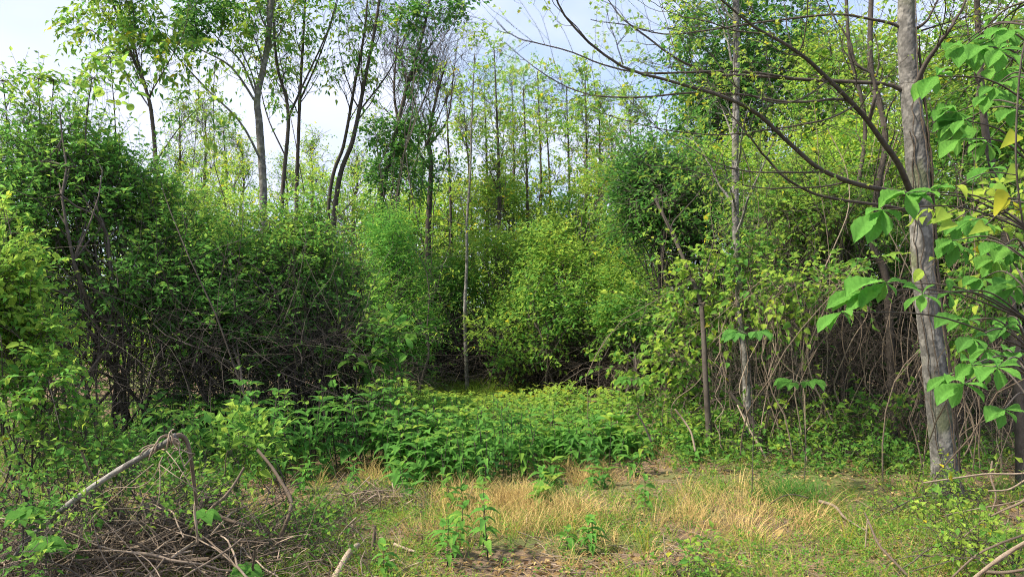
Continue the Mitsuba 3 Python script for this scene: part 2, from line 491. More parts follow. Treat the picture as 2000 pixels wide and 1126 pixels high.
# thin pale trees that stand up out of the far wall, with sparse new leaves
thin = [(345, 430, 350, 215, 23), (440, 430, 436, 255, 24), (470, 430, 474, 300, 25), (610, 430, 606, 285, 24), (560, 430, 556, 325, 25), (690, 430, 697, 300, 24), (740, 430, 734, 260, 23), (800, 430, 806, 300, 22), (395, 430, 400, 200, 22), (880, 620, 872, 190, 19), (975, 560, 965, 95, 17), (1030, 600, 1022, 170, 18), (1075, 560, 1066, 210, 20), (1140, 560, 1143, 150, 19), (1185, 560, 1195, 240, 21), (925, 560, 905, 200, 20), (1240, 500, 1228, 210, 22), (950, 560, 945, 150, 20), (1000, 560, 1000, 160, 21), (1055, 560, 1050, 140, 19.5), (1110, 560, 1106, 170, 21), (1165, 560, 1170, 190, 20)]
wh = ['leftmost of the row behind the ash clump', 'behind the thickest ash trunk on its left', 'just left of the thickest ash trunk', 'between the straight pole and the right leaning trunks', 'behind the straight grey pole', 'right of the right leaning trunks',
      'behind the ivy on the leaning dead trunk', 'behind the bare dead tree', 'left of the tall ash clump', 'left of the centre sapling', 'tallest of the pale trees at the centre', 'right of the tallest pale tree', 'at the middle of the pale trees', 'under the tip of the long reaching bough',
      'rightmost but one of the pale trees', 'directly behind the thin sapling', 'beside the dark evergreen', 'first right of the thin sapling', 'between the two tallest at the centre', 'dense one in the middle of the row', 'right of the middle of the row', 'last before the long reaching bough tip']
for i, (x0, y0, x1, y1, Y) in enumerate(thin):
    tree('slender_tree', 'slender pale tree with new leaves, ' + wh[i], 'tree', [(x0 + 5, 780, Y), (x0, y0, Y), ((x0 + x1) / 2 + 4, (y0 + y1) / 2, Y), (x1, y1, Y)], .075, .012, 300 + i, n_limb=16, limb_len=1.0,
         limb_s=((.12 if i < 9 else .3), .98), limb_up=.5, levels=((6, .6), (3, .3)), leaf=((.075 if i < 9 else .10), .70, .75, .5), n_leaf=4, leaf_frac=(.75 if i < 9 else .5), bark_key=DARK, tpl=L2, limb_parts=False, tl=.2, spread=.6, droop=.2, group='slender pale trees at the centre', W=.6)

# ------------------------------------------------------------------ the tall clump at the left centre
AU, AV = .58, .62
tree('ash_tree', 'tall leaning tree with forked trunk and ivy near its top, thickest of the left clump', 'tree', [(512, 800, 15), (515, 420, 15), (507, 250, 15), (503, 190, 15), (522, 90, 15), (535, -60, 15)], .085, .045, 401,
     limbs=[([(518, 330, 15), (470, 240, 14.6), (400, 170, 14.2), (330, 90, 13.8), (270, -10, 13.5)], .028), ([(500, 200, 15), (450, 130, 15), (380, 90, 15.2), (300, 30, 15.3)], .026),
            ([(500, 185, 15), (470, 120, 15), (430, 80, 15.2), (370, 10, 15.3)], .024), ([(520, 110, 15), (560, 40, 15), (590, -30, 15)], .022)],
     n_limb=9, limb_len=2.2, limb_s=(.55, .97), levels=((8, 1.0), (4, .45)), leaf=(.145, AU + .04, AV), n_leaf=6, leaf_frac=.40, bark_key=BARK, tl=.30, droop=.5, tpl=L4, W=.42)
tree('ash_tree', 'slim dark tree with a high fork standing just right of the thickest leaning trunk', 'tree', [(548, 800, 15.5), (550, 420, 15.5), (563, 225, 15.5), (540, 120, 15.5), (530, -50, 15.5)], .048, .02, 402,
     limbs=[([(563, 230, 15.5), (590, 170, 15.4), (640, 60, 15.3), (665, -30, 15.2)], .03), ([(555, 300, 15.5), (520, 220, 15.6), (495, 100, 15.8), (470, -20, 15.9)], .017)],
     n_limb=8, limb_len=1.8, limb_s=(.5, .97), levels=((5, .8), (4, .4)), leaf=(.13, AU + .03, AV), n_leaf=5, leaf_frac=.38, tl=.3, droop=.5, W=.42)
tree('ash_tree', 'straight grey pole of a tree rising between the two forked trunks', 'tree', [(580, 800, 16), (579, 420, 16), (582, 290, 16), (588, 150, 16), (600, -60, 16)], .052, .022, 403,
     limbs=[([(584, 200, 16), (620, 120, 16), (655, 20, 16), (665, -40, 16)], .025)], n_limb=9, limb_len=1.8, limb_s=(.55, .97), levels=((5, .8), (4, .4)), leaf=(.13, AU + .03, AV), n_leaf=5, leaf_frac=.36, tl=.3, droop=.5, W=.42)
tree('ash_tree', 'slim tree leaning to the right with few leaves, inner of the two right leaning trunks', 'tree', [(628, 800, 16.5), (642, 400, 16.5), (672, 280, 16.5), (692, 170, 16.5), (712, 60, 16.5), (722, -60, 16.5)], .045, .018, 404,
     n_limb=10, limb_len=1.8, limb_s=(.45, .97), levels=((5, .8), (4, .4)), leaf=(.13, AU + .03, AV), n_leaf=5, leaf_frac=.26, tl=.3, droop=.5, W=.42)
tree('ash_tree', 'slim tree leaning to the right, outer and thicker of the two right leaning trunks', 'tree', [(635, 800, 15.8), (655, 400, 15.8), (690, 270, 15.8), (712, 160, 15.8), (735, 40, 15.8), (748, -60, 15.8)], .060, .022, 405,
     limbs=[([(700, 220, 15.8), (760, 140, 15.6), (800, 60, 15.5), (850, -20, 15.4)], .02)], n_limb=10, limb_len=1.9, limb_s=(.45, .97), levels=((5, .8), (4, .4)), leaf=(.13, AU + .03, AV), n_leaf=5, leaf_frac=.26, tl=.3, droop=.5, W=.42)
tree('ash_tree', 'thin leafy young tree with drooping leaflets rising above the left thicket', 'tree', [(318, 800, 13), (306, 370, 13), (298, 240, 13), (285, 175, 13), (250, 90, 13), (205, -40, 13)], .042, .016, 406,
     limbs=[([(292, 210, 13), (230, 120, 12.8), (180, 60, 12.7), (150, 75, 12.7)], .012), ([(290, 190, 13), (330, 120, 12.8), (360, 60, 12.7), (370, 0, 12.7)], .012), ([(286, 175, 13), (265, 100, 13), (262, 40, 13), (255, -30, 13)], .022), ([(302, 320, 13), (350, 250, 12.8), (410, 190, 12.6)], .014)],
     n_limb=12, limb_len=1.5, limb_s=(.5, .97), levels=((6, .7), (4, .35)), leaf=(.135, AU + .05, AV), n_leaf=6, leaf_frac=.48, tl=.3, droop=.6, W=.45)
# dead trees hung with evergreen ivy
bare = dict(levels=((7, 1.1), (5, .5)), n_leaf=0, leaf_frac=0, limb_up=.8)
tree('dead_tree', 'bare dead tree with a broom of grey twigs against the sky', 'tree', [(838, 790, 17.5), (836, 480, 17.5), (842, 330, 17.5), (838, 270, 17.5), (850, 200, 17.5), (872, 120, 17.5)], .085, .015, 410,
     limbs=[([(838, 300, 17.5), (815, 220, 17.4), (795, 150, 17.3), (780, 90, 17.2)], .03), ([(842, 280, 17.5), (875, 230, 17.6), (885, 150, 17.7), (895, 70, 17.7)], .03), ([(838, 330, 17.5), (800, 270, 17.3), (750, 210, 17.2)], .035)],
     n_limb=14, limb_len=2.2, limb_s=(.5, .98), **bare)
tree('dead_tree', 'dead leaning tree wrapped in dark ivy, reaching up right to the top edge', 'tree', [(715, 800, 15), (742, 420, 15), (765, 300, 15), (792, 180, 15), (825, 70, 15), (850, -60, 15)], .06, .02, 411,
     limbs=[([(765, 300, 15), (800, 250, 15), (830, 190, 15), (865, 80, 15)], .03), ([(800, 160, 15), (840, 90, 15), (890, 20, 15)], .025)], n_limb=8, limb_len=1.5, limb_s=(.4, .95), **bare)
tree('dead_tree', 'thin dead tree with upright bare branches behind the ivy wrapped trunk', 'tree', [(770, 800, 18), (775, 420, 18), (785, 300, 18), (770, 180, 18), (778, 60, 18)], .06, .015, 412, n_limb=12, limb_len=1.7, limb_s=(.4, .95), **bare)
IV = dict(m=5, tl=.22, W=.6, tpl=L2, stems=3, base_spread=.15, freq=2.6, thr=.46, twig=.003, stem_r=.012, branch=3)
ivy = [('dark ivy clump at the very top of the ash clump', [(395, 25, 14.5, 42, .5, 48), (370, 60, 14.5, 25, .4, 30), (440, 10, 14.5, 25, .4, 20)], 420), ('dark ivy tuft on the tip of a dead branch against blue sky', [(868, 20, 15, 26, .35, 16), (900, 12, 15, 12, .25, 8)], 130),
       ('dark ivy tuft halfway up the leaning dead branch', [(808, 38, 15, 30, .4, 16), (835, 22, 15, 20, .3, 22)], 160), ('long ivy sleeve high on the leaning dead trunk', [(822, 120, 15, 18, .3, 40), (805, 160, 15, 14, .3, 25)], 140),
       ('broad ivy mass left of the dead trunk', [(758, 262, 15, 42, .5, 26), (800, 250, 15, 22, .4, 40), (780, 300, 15, 20, .4, 40)], 420), ('ivy column on the bare dead trunk', [(838, 260, 17.2, 22, .4, 50), (842, 340, 17.2, 22, .4, 40)], 330),
       ('ivy curtain low on the leaning dead trunk', [(748, 350, 14.8, 26, .4, 40), (738, 430, 14.8, 26, .3, 50)], 420), ('small ivy clump low between the dead trunks', [(810, 360, 15.5, 24, .4, 34), (790, 330, 15.5, 16, .3, 22)], 170)]
for i, (lb, bl, n) in enumerate(ivy):
    c = at(*bl[-1][:3])
    shrub('ivy', lb, 'ivy', bl, int(n * (.75 if i < 5 else .5)), .10, .40, .58, 440 + i, base_at=np.array([c[0], c[1] + .15]), **IV)

# the thin sapling in the middle, dark limbed tree, evergreen behind the right tree
tree('sapling', 'straight thin grey sapling standing alone on the grassy rise at the middle', 'sapling', [(913, 772, 14.4), (910, 690, 14.4), (908, 600, 14.4), (912, 510, 14.4), (912, 430, 14.4), (919, 330, 14.4), (921, 240, 14.4), (927, 110, 14.4)], .044, .010, 501,
     limbs=[([(912, 440, 14.4), (860, 425, 14.2), (790, 410, 14)], .009), ([(913, 400, 14.4), (960, 330, 14.5), (1000, 270, 14.6)], .010), ([(912, 520, 14.4), (905, 500, 14.2), (850, 505, 14)], .006)],
     n_limb=9, limb_len=1.1, limb_s=(.5, .98), levels=((4, .6), (3, .3)), leaf=(.09, .74, .7), n_leaf=3, leaf_frac=.5, bark_key=BARK, tl=.18)
EV = dict(m=8, tl=.45, W=.5, tpl=L2, freq=.9, thr=.45, twig=.005, stem_r=.05, branch=8)
shrub('evergreen_tree', 'tall dark evergreen tree behind the thin bare trunk at upper right', 'tree', [(1430, 60, 16, 110, 1.6, 110), (1380, 130, 16, 80, 1.2, 70), (1510, 110, 16, 90, 1.4, 80), (1450, 210, 16, 110, 1.4, 70), (1390, 260, 16, 70, 1, 80), (1530, 30, 16, 90, 1.4, 60)], 2000, .13, .38, .52, 510, stems=4, **EV)
shrub('evergreen_tree', 'rounded dark green bush crown on a brown twiggy base, right of centre', 'tree', [(1265, 330, 12, 45, .7, 50), (1300, 390, 12, 80, .9, 70), (1360, 430, 12, 70, .9, 60), (1260, 400, 12, 45, .8, 60), (1350, 350, 12.3, 60, .8, 50)], 1900, .09, .44, .58, 511, stems=7,
      base_at=np.array([at(1360, 700, 12)[0], 12.0]), **{**EV, 'stem_r': .03, 'branch': 16})

# ------------------------------------------------------------------ bushes in the middle distance
BU = dict(m=7, tl=.34, W=.5, tpl=L2, freq=1.3, thr=.50, twig=.0, stem_r=.02, branch=10)
mid = [
    ('pale silvery green willowy bush left of the thin sapling', [(772, 560, 12.6, 46, .5, 90), (762, 470, 12.6, 30, .4, 60), (790, 640, 12.4, 44, .5, 50)], 2300, .085, .52, 1.0, dict(W=.24, thr=.36)),
    ('bright yellow green bush behind the willowy bush', [(830, 480, 20, 80, 1.3, 80), (880, 400, 20.5, 70, 1.2, 50), (770, 420, 21, 70, 1.2, 50)], 1300, .13, .70, .85, {}),
    ('rounded green bush with a dark hollow beneath, left of the sapling', [(850, 610, 15.5, 70, .9, 50), (820, 660, 15.2, 55, .8, 40), (880, 560, 15.8, 60, .9, 50)], 1500, .085, .53, .66, {}),
    ('green bush whose branches hang behind the sapling', [(980, 560, 15.8, 80, 1, 55), (1000, 620, 15.2, 80, .9, 50), (960, 500, 16.2, 70, 1, 40)], 1500, .085, .60, .70, {}),
    ('tall olive green bush at the centre with dark trunks inside', [(1000, 440, 18, 90, 1.1, 70), (1060, 500, 17.5, 70, 1.1, 70), (960, 400, 18.5, 60, 1, 50)], 1500, .10, .66, .70, {}),
    ('broad bright green bush lit on top, right of the sapling', [(1110, 540, 14, 90, 1, 50), (1150, 585, 13.5, 100, 1, 50), (1080, 610, 13.6, 70, .9, 45), (1215, 560, 14, 60, .9, 40), (1060, 480, 14.2, 30, .6, 50), (1160, 470, 14, 26, .6, 60), (1230, 610, 13.3, 50, .7, 30), (1040, 560, 13.8, 40, .7, 26)], 1500, .095, .60, .66, dict(thr=.53, freq=2.0, flat=1.6, tl=.42)),
    ('dark rounded shrub high behind the broad bright bush', [(1110, 440, 19, 60, 1, 60), (1150, 480, 18.5, 70, 1, 60)], 1000, .12, .45, .45, {}),
    ('yellow green bush between the bright bush and the dark crown', [(1210, 470, 16, 60, 1, 70), (1180, 380, 17, 50, 1, 60), (1240, 540, 14.5, 55, .9, 50)], 1100, .10, .70, .75, {}),
    ('leafy green bush over the black hollow right of centre', [(1260, 610, 12.5, 80, .8, 55), (1310, 620, 12, 60, .8, 45), (1230, 620, 12.5, 60, .8, 36)], 1300, .085, .56, .62, {}),
    ('leafy sprays hanging at the mouth of the dark hollow beside the thin sapling', [(965, 640, 13.9, 44, .3, 30), (1005, 700, 13.6, 30, .3, 24), (840, 690, 14.2, 40, .3, 26), (1180, 660, 13.2, 50, .3, 16), (1060, 680, 13.4, 26, .3, 16), (800, 745, 13.6, 50, .4, 14)], 330, .10, .60, .7, dict(tpl=L4, stems=8, base_spread=1.0, twig=.003, stem_r=.004)),
    ('ragged hazy foliage between the ash clump and the left thicket', [(370, 400, 20, 50, 1, 60), (420, 370, 21, 30, .8, 70), (480, 420, 20, 50, 1, 50), (455, 350, 21, 22, .6, 50)], 620, .10, .66, .85, dict(thr=.50, freq=1.6)),
    ('ragged hazy foliage behind the right leaning ash trunks', [(620, 400, 20, 60, 1, 60), (680, 370, 21, 40, .8, 60), (600, 340, 21, 22, .6, 50), (730, 410, 20, 40, .8, 50)], 620, .10, .66, .85, dict(thr=.50, freq=1.6)),
    ('bright bush glowing through the left thicket', [(450, 640, 13, 140, 1, 90), (300, 660, 13, 130, 1, 80), (150, 640, 13, 140, 1, 90), (600, 640, 13, 120, 1, 80)], 2300, .11, .70, .9, {}),
    ('yellow green bush above the left thicket beside the ash trunks', [(430, 500, 14, 90, 1, 60), (520, 530, 14, 80, 1, 60), (370, 430, 14.5, 40, .8, 50)], 1100, .095, .60, .6, {}),
    ('green bush in front of the leaning ash trunks', [(600, 540, 13, 70, 1, 50), (630, 590, 13, 60, 1, 60), (600, 490, 13.3, 40, .8, 40)], 1000, .09, .52, .55, {}),
    ('bright foliage wall behind the right thicket', [(1450, 360, 13, 110, 1.2, 80), (1600, 340, 13, 110, 1.2, 80), (1720, 330, 13, 90, 1.2, 90), (1540, 440, 12.5, 130, 1.1, 60)], 3800, .115, .68, .85, {}),
    ('sparse foliage screen behind the tall grey trunk', [(1640, 150, 14, 80, 1.2, 110), (1720, 220, 14, 80, 1.2, 110), (1600, 260, 14, 70, 1, 70)], 1100, .13, .66, .72, {}),
    ('leafy screen at upper right behind the big palm shaped leaves', [(1900, 120, 9.5, 110, .9, 150), (1960, 300, 9, 110, .9, 130), (1880, 420, 9, 90, .9, 90)], 3000, .09, .60, .66, {}),
    ('leafy canopy closing the right thicket over its bare vines', [(1500, 430, 10, 90, .8, 50), (1620, 420, 9.6, 90, .7, 50), (1720, 430, 9.3, 70, .7, 60), (1560, 350, 10.5, 80, .8, 40), (1900, 480, 8.8, 80, .6, 60)], 1500, .08, .60, .64, dict(tpl=L4, twig=.003, droop=.3)),
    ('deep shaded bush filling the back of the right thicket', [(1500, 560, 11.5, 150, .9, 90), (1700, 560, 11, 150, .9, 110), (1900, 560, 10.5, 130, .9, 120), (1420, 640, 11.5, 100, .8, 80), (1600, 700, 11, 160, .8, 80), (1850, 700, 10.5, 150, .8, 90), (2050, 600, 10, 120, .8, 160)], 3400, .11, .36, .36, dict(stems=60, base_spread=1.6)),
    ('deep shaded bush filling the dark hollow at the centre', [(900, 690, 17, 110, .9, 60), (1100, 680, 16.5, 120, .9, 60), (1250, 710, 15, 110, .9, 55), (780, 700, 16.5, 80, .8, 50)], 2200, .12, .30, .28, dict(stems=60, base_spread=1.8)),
]
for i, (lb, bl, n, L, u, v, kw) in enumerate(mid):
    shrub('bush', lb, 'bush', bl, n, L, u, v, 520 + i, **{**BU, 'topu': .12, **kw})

# ------------------------------------------------------------------ the left thicket
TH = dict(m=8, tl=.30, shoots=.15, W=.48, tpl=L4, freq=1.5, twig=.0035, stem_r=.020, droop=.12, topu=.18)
shrub('bush', 'tall dark green honeysuckle bush, highest mound of the left thicket', 'bush', [(80, 310, 8.6, 120, .9, 105), (20, 420, 8.4, 130, .9, 140), (180, 560, 8.3, 130, .6, 50), (200, 400, 8.8, 110, .9, 95), (120, 470, 8.6, 150, .9, 100), (250, 370, 9.0, 60, .7, 60)], 2300, .078, .46, .64, 601, stems=26, branch=8, thr=.49, base_spread=.6, **TH)
shrub('bush', 'arching dark bush in the middle of the left thicket over bare stems', 'bush', [(330, 480, 9.0, 100, .9, 75), (400, 550, 9.0, 120, .9, 70), (280, 550, 8.6, 120, .9, 55), (420, 620, 8.6, 100, .5, 36), (385, 415, 9.2, 20, .3, 45), (330, 400, 9.0, 26, .3, 50), (450, 470, 9.2, 26, .3, 45)], 1500, .078, .48, .66, 602, stems=24, branch=8, thr=.50, base_spread=.8, **TH)
shrub('bush', 'right hand bush of the left thicket with a brown twiggy skirt', 'bush', [(540, 545, 9.6, 100, .9, 80), (610, 590, 9.6, 70, .9, 75), (590, 510, 9.8, 75, .8, 50), (655, 610, 9.6, 26, .5, 65), (500, 620, 9.2, 80, .7, 50), (560, 670, 9.0, 70, .5, 36), (520, 450, 9.7, 24, .3, 50), (630, 470, 9.8, 26, .3, 60), (575, 440, 9.8, 16, .3, 40), (690, 560, 9.8, 18, .3, 50)], 1900, .078, .48, .66, 603, stems=24, branch=8, thr=.48, base_spread=.35, **TH)
shrub('bush', 'low leafy branch reaching out to the right from the left thicket', 'bush', [(740, 670, 9.2, 55, .4, 22), (700, 700, 9.2, 50, .4, 22)], 90, .16, .50, .62, 604, base_spread=.10, stems=3, branch=6, m=5, tl=.3, W=.42, tpl=OBOV, thr=.3, base_at=np.array([at(640, 700, 9.3)[0], 9.3]), twig=.005)
shrub('bush', 'sunlit yellow green bush at the left edge of the picture', 'bush', [(0, 620, 4.8, 65, .35, 90), (5, 520, 4.8, 38, .3, 110), (35, 700, 4.7, 80, .35, 70), (70, 770, 4.6, 70, .3, 60), (-60, 580, 4.8, 75, .4, 180)], 800, .056, .57, .74, 605, m=9, tl=.20, W=.5, tpl=OVAL, stems=14, branch=8, thr=.42,
      freq=2.5, twig=.0025, stem_r=.008, base_spread=.25, base_at=np.array([at(0, 700, 4.8)[0], 4.8]), topu=.12, parts=300)

# compound leaved shoots that stand above the left thicket
for i, (px, py, Y, x0, y0) in enumerate([(75, 150, 8.5, 78, 240), (105, 155, 8.5, 100, 230), (180, 150, 8.2, 168, 240), (5, 155, 8.3, 12, 220), (215, 110, 9, 225, 240)]):
    k = thing('shoot', f'upright sumac like shoot topped with a star of leaves, number {i} from nothing', 'shoot')
    labels[k]['label'] = ['pale topped shoot left of its twin above the left thicket', 'pale topped shoot right of its twin above the left thicket', 'tallest leafy shoot above the right slope of the left thicket mound', 'leafy shoot at the left edge above the thicket', 'thin shoot under the drooping young ash leaves'][i]
    P = path([(x0, y0 + 60, Y), (x0, y0, Y), (px, py, Y)], 8)
    Mesh().add(*tubes(P[None], taper(np.array([.009]), 8, .5), 5)).build(name('stem', k), DARK, True)
    q = rng(640 + i)
    n = 9
    d = np.column_stack([np.cos(np.arange(n) * 2.4), np.sin(np.arange(n) * 2.4), q.uniform(-.1, .6, n)])
    lf, tw = sprays(q, np.tile(P[-1], (n, 1)), d, 7, .28, .10, .4, L4, .62, .6, .3, .003)
    Mesh().add(*lf).build(stuff(name('foliage', k)), LEAF)
    Mesh().add(*tw).build(stuff(name('fine_branching', k)), DARK)
# round leaved vine hanging by the young ash
shrub('vine', 'vine with round pale leaves dangling beside the leaning young ash', 'vine', [(195, 120, 8.6, 25, .2, 14), (210, 170, 8.6, 20, .2, 30), (235, 150, 8.6, 10, .2, 30)], 16, .11, .66, .72, 650, m=3, tl=.2, W=.9, tpl=ROUND, stems=3, branch=3, thr=.1, base_at=np.array([at(240, 300, 9)[0], 9.0]), twig=.003, stem_r=.006, base_spread=.1)

# dead brown twig masses: stuff nobody could count
def brush(base, label, boxes, n, seed, rad=.004, bark_key=DEAD, ln=(.4, 1.2), up=.1):
    r = rng(seed)
    key = name(base)
    tag(key, label, 'brush', kind='stuff')
    i = r.integers(0, len(boxes), n)
    C = np.array([at(b[0], b[1], b[2]) for b in boxes])[i]
    S = np.array([(b[3] / F * b[2], b[4], b[5] / F * b[2]) for b in boxes])[i]
    p = C + S * r.uniform(-1, 1, (n, 3))
    p[:, 2] = np.maximum(p[:, 2], gz(p[:, 0], p[:, 1]) + .02)
    d = unit(r.normal(size=(n, 3)) + UP * up)
    L = r.uniform(*ln, n) / 4
    out = [p]
    for _ in range(4):
        d = unit(d + .28 * r.normal(size=d.shape) - UP * .05)
        out.append(out[-1] + d * L[:, None])
    P = np.stack(out, 1)
    P[..., 2] = np.maximum(P[..., 2], gz(P[..., 0], P[..., 1]) + .01)
    Mesh().add(*tubes(P, taper(rad * r.uniform(.35, 1.3, n), 5, .4), 3, r.uniform(0, 1, n) ** 2.2)).build(key, bark_key, True)


brush('brush', 'grey brown twigs massed under the left thicket', [(250, 700, 8.4, 220, .8, 70), (480, 720, 8.8, 180, .8, 60), (620, 710, 9.2, 90, .6, 60)], 1700, 701, .0045, DARK, (.7, 2.0), .5)
brush('brush', 'dead brown twigs below the right hand bush of the left thicket', [(620, 690, 9.2, 90, .5, 50), (760, 730, 12, 70, .6, 25)], 700, 702, .0035, DARK, (.4, 1.0))
brush('brush', 'brown tangle of dead twigs in the right thicket', [(1500, 740, 9.3, 120, .7, 110), (1680, 700, 9, 130, .7, 160), (1850, 720, 8.6, 120, .6, 160), (1960, 800, 8.0, 90, .5, 140), (1600, 520, 9.5, 150, .6, 110)], 2200, 703, .0036, DARK, (.5, 1.8), .2)
brush('brush', 'dark twig mass below the rounded dark crown right of centre', [(1340, 520, 11.8, 60, .6, 70), (1370, 620, 11.6, 50, .5, 80), (1290, 740, 12.5, 90, .6, 40)], 1000, 704, .006, DARK, (.4, 1.2))
brush('brush', 'black thicket of dead stems in the hollow at the centre', [(880, 705, 15.2, 70, .4, 60), (1020, 715, 14.9, 60, .4, 60), (1130, 720, 14.4, 130, .4, 60), (1260, 720, 13.2, 90, .4, 60)], 2600, 707, .009, DARK, (.5, 1.6), .3)
brush('brush', 'pale dead twigs in the black hollow at the centre', [(1000, 740, 14.5, 120, .6, 35), (1200, 735, 13, 130, .6, 35), (820, 745, 14.5, 60, .5, 25)], 170, 705, .005, DEAD, (.4, 1.1))
brush('brush', 'bare twigs crossing the top of the picture around the grey trunk', [(1650, 260, 8.5, 130, .7, 160), (1850, 180, 7.6, 120, .6, 160)], 260, 706, .0035, DARK, (.6, 1.5))
# ------------------------------------------------------------------ the grey tree on the right
YT = 6.4
r = rng(800)
main = thing('tree', 'large grey barked tree with many long bare boughs, nearest trunk on the right', 'tree')
TP = path([(1851, 985, YT), (1847, 940, YT), (1840, 860, YT), (1826, 720, YT), (1811, 600, YT), (1802, 500, YT), (1797, 400, YT), (1790, 300, YT), (1780, 200, YT), (1772, 100, YT), (1770, 0, YT), (1772, -140, YT)], 110)
wpx = np.interp(np.linspace(0, 1, 110), [0, .04, .12, .35, .5, .65, .8, 1], [41, 33, 27, 24, 23, 22.5, 20, 15])
MV = rough_tube(TP, wpx * .87 / F * YT, 48, .025, 9, (10, 5.0))
MV = (MV[0], MV[1], MV[2])
_c = np.repeat(TP, 48, 0)
_o = MV[0] - _c
_a = np.arctan2(_o[:, 1], _o[:, 0])
_h = _c[:, 2] - TP[0, 2]
_k = 1 + .55 * np.exp(-_h / .11) * (.45 + .55 * np.cos(5 * _a + .7)) + .04 * (meshkit.fbm(MV[0] * 38, 3, 91) - .5) * 2 + .05 * np.exp(-((_h - 1.1) / .05) ** 2) + .06 * np.exp(-((_h - 2.9) / .06) ** 2)
MV = (_c + _o * _k[:, None], MV[1], MV[2])
Mesh().add(*MV).build(name('trunk', main), BARK, True)
boughs = [  # pixel points with depths, start radius in pixels; each from the trunk outwards
    ([(1776, 370, 6.35), (1755, 320, 6.2), (1730, 284, 6.1), (1694, 234, 6.0), (1670, 206, 5.9), (1620, 156, 5.8), (1584, 121, 5.7), (1549, 92, 5.6), (1513, 67, 5.55), (1478, 46, 5.5), (1442, 18, 5.4), (1400, -20, 5.3)], 11),
    ([(1785, 380, 6.35), (1758, 377, 6.2), (1700, 366, 6.0), (1655, 355, 5.9), (1605, 334, 5.8), (1570, 309, 5.7), (1513, 256, 5.6), (1470, 220, 5.5), (1424, 199, 5.4), (1371, 181, 5.3), (1300, 162, 5.2), (1218, 139, 5.1), (1147, 92, 5.0), (1094, 35, 4.9), (1070, -10, 4.85)], 9.5),
    ([(1765, 178, 6.4), (1730, 164, 6.4), (1655, 160, 6.4), (1549, 153, 6.4), (1460, 147, 6.4), (1407, 146, 6.4), (1371, 137, 6.4), (1307, 103, 6.3), (1260, 65, 6.3), (1218, 35, 6.2), (1187, -5, 6.2)], 8),
    ([(1698, 236, 6.0), (1706, 200, 5.9), (1709, 178, 5.9), (1701, 146, 5.9), (1677, 131, 5.9), (1666, 117, 5.9), (1659, 85, 5.9), (1641, 57, 5.9), (1623, 32, 5.9), (1600, -15, 5.9)], 7.5),
    ([(1790, 165, 6.3), (1808, 124, 6.2), (1833, 85, 6.1), (1854, 50, 6.0), (1876, 7, 6.0), (1890, -40, 6.0)], 10),
    ([(1768, 60, 6.4), (1740, 46, 6.4), (1691, 36, 6.4), (1637, 28, 6.4), (1549, 35, 6.4), (1407, 53, 6.4), (1300, 64, 6.4), (1218, 48, 6.4), (1150, 35, 6.3)], 6),
    ([(1655, 195, 5.9), (1620, 194, 5.8), (1584, 199, 5.8), (1513, 198, 5.8), (1442, 186, 5.8), (1346, 185, 5.7), (1254, 194, 5.6), (1176, 194, 5.6), (1140, 188, 5.6), (1090, 170, 5.6), (1048, 146, 5.6), (1023, 128, 5.6), (985, 95, 5.6)], 5),
    ([(1549, 153, 6.4), (1450, 140, 6.2), (1346, 142, 6.1), (1254, 144, 6.0), (1183, 131, 6.0), (1112, 103, 6.0), (1023, 78, 6.0), (980, 57, 6.0), (960, 40, 6.0)], 4.5),
    ([(1785, 415, 6.3), (1740, 404, 6.2), (1694, 398, 6.1), (1637, 391, 6.0), (1584, 380, 5.9), (1531, 352, 5.8), (1499, 323, 5.8), (1470, 295, 5.7), (1442, 259, 5.7), (1417, 231, 5.7), (1395, 205, 5.7)], 6.5),
    ([(1670, 206, 5.9), (1620, 231, 5.7), (1549, 245, 5.7), (1478, 254, 5.6), (1407, 261, 5.5), (1300, 250, 5.4), (1200, 228, 5.3), (1150, 205, 5.3)], 3.6),
    ([(1655, 355, 5.9), (1610, 364, 5.9), (1549, 367, 5.8), (1478, 366, 5.8), (1407, 348, 5.7), (1335, 327, 5.7), (1260, 318, 5.6)], 3.6),
    ([(1609, 336, 5.8), (1531, 337, 5.6), (1460, 334, 5.6), (1407, 320, 5.5), (1346, 288, 5.5), (1290, 250, 5.5), (1240, 190, 5.5)], 3.2),
    ([(1620, 156, 5.8), (1560, 195, 5.6), (1500, 200, 5.6), (1430, 170, 5.5), (1380, 110, 5.5), (1340, 60, 5.4)], 3.2),
    ([(1513, 67, 5.55), (1440, 60, 5.5), (1380, 40, 5.4), (1320, 30, 5.4), (1250, -5, 5.3)], 3.4),
    ([(1785, 60, 6.4), (1810, 40, 6.3), (1830, 5, 6.3), (1845, -30, 6.3)], 6),
    ([(1800, 60, 6.5), (1850, 45, 6.5), (1920, 30, 6.5), (2000, 15, 6.5)], 3.5),
]
Lp, Lr = [], []
for pts, w in boughs:
    P = path(pts, 30)
    P = P + np.cumsum(r.normal(0, .004, P.shape), 0) * np.linspace(0, 1, 30)[:, None]
    rad = .54 * w / F * pts[0][2] * np.linspace(1, .25, 30)
    Mesh().add(*rough_tube(P, rad, 9, .12, 31)).build(name('bough', main), 'dark_bark_material', True)
    Lp.append(spline(P[::3], 16))
    Lr.append(rad[0])
Lp, Lr = np.stack(Lp), np.array(Lr)
s1, i1, _ = sprout(r, Lp, 9, .25, 1.0, .75, .8, .25, 9, .12)
s2, i2, _ = sprout(r, s1, 3, .25, 1.0, .26, .8, .3, 6, .15)
r1 = np.clip(Lr[i1] * .2, .0025, .006)
Mesh().add(*tubes(s1, taper(r1, 9, .4), 4, r.uniform(.1, .6, len(s1)))).add(*tubes(s2, taper(r1[i2] * .6, 6, .5), 3, r.uniform(.1, .6, len(s2)))).build(stuff(name('fine_branching', main)), DARK, True)
tip = np.concatenate([s2[:, 5], s2[:, 3], s1[:, 8]])
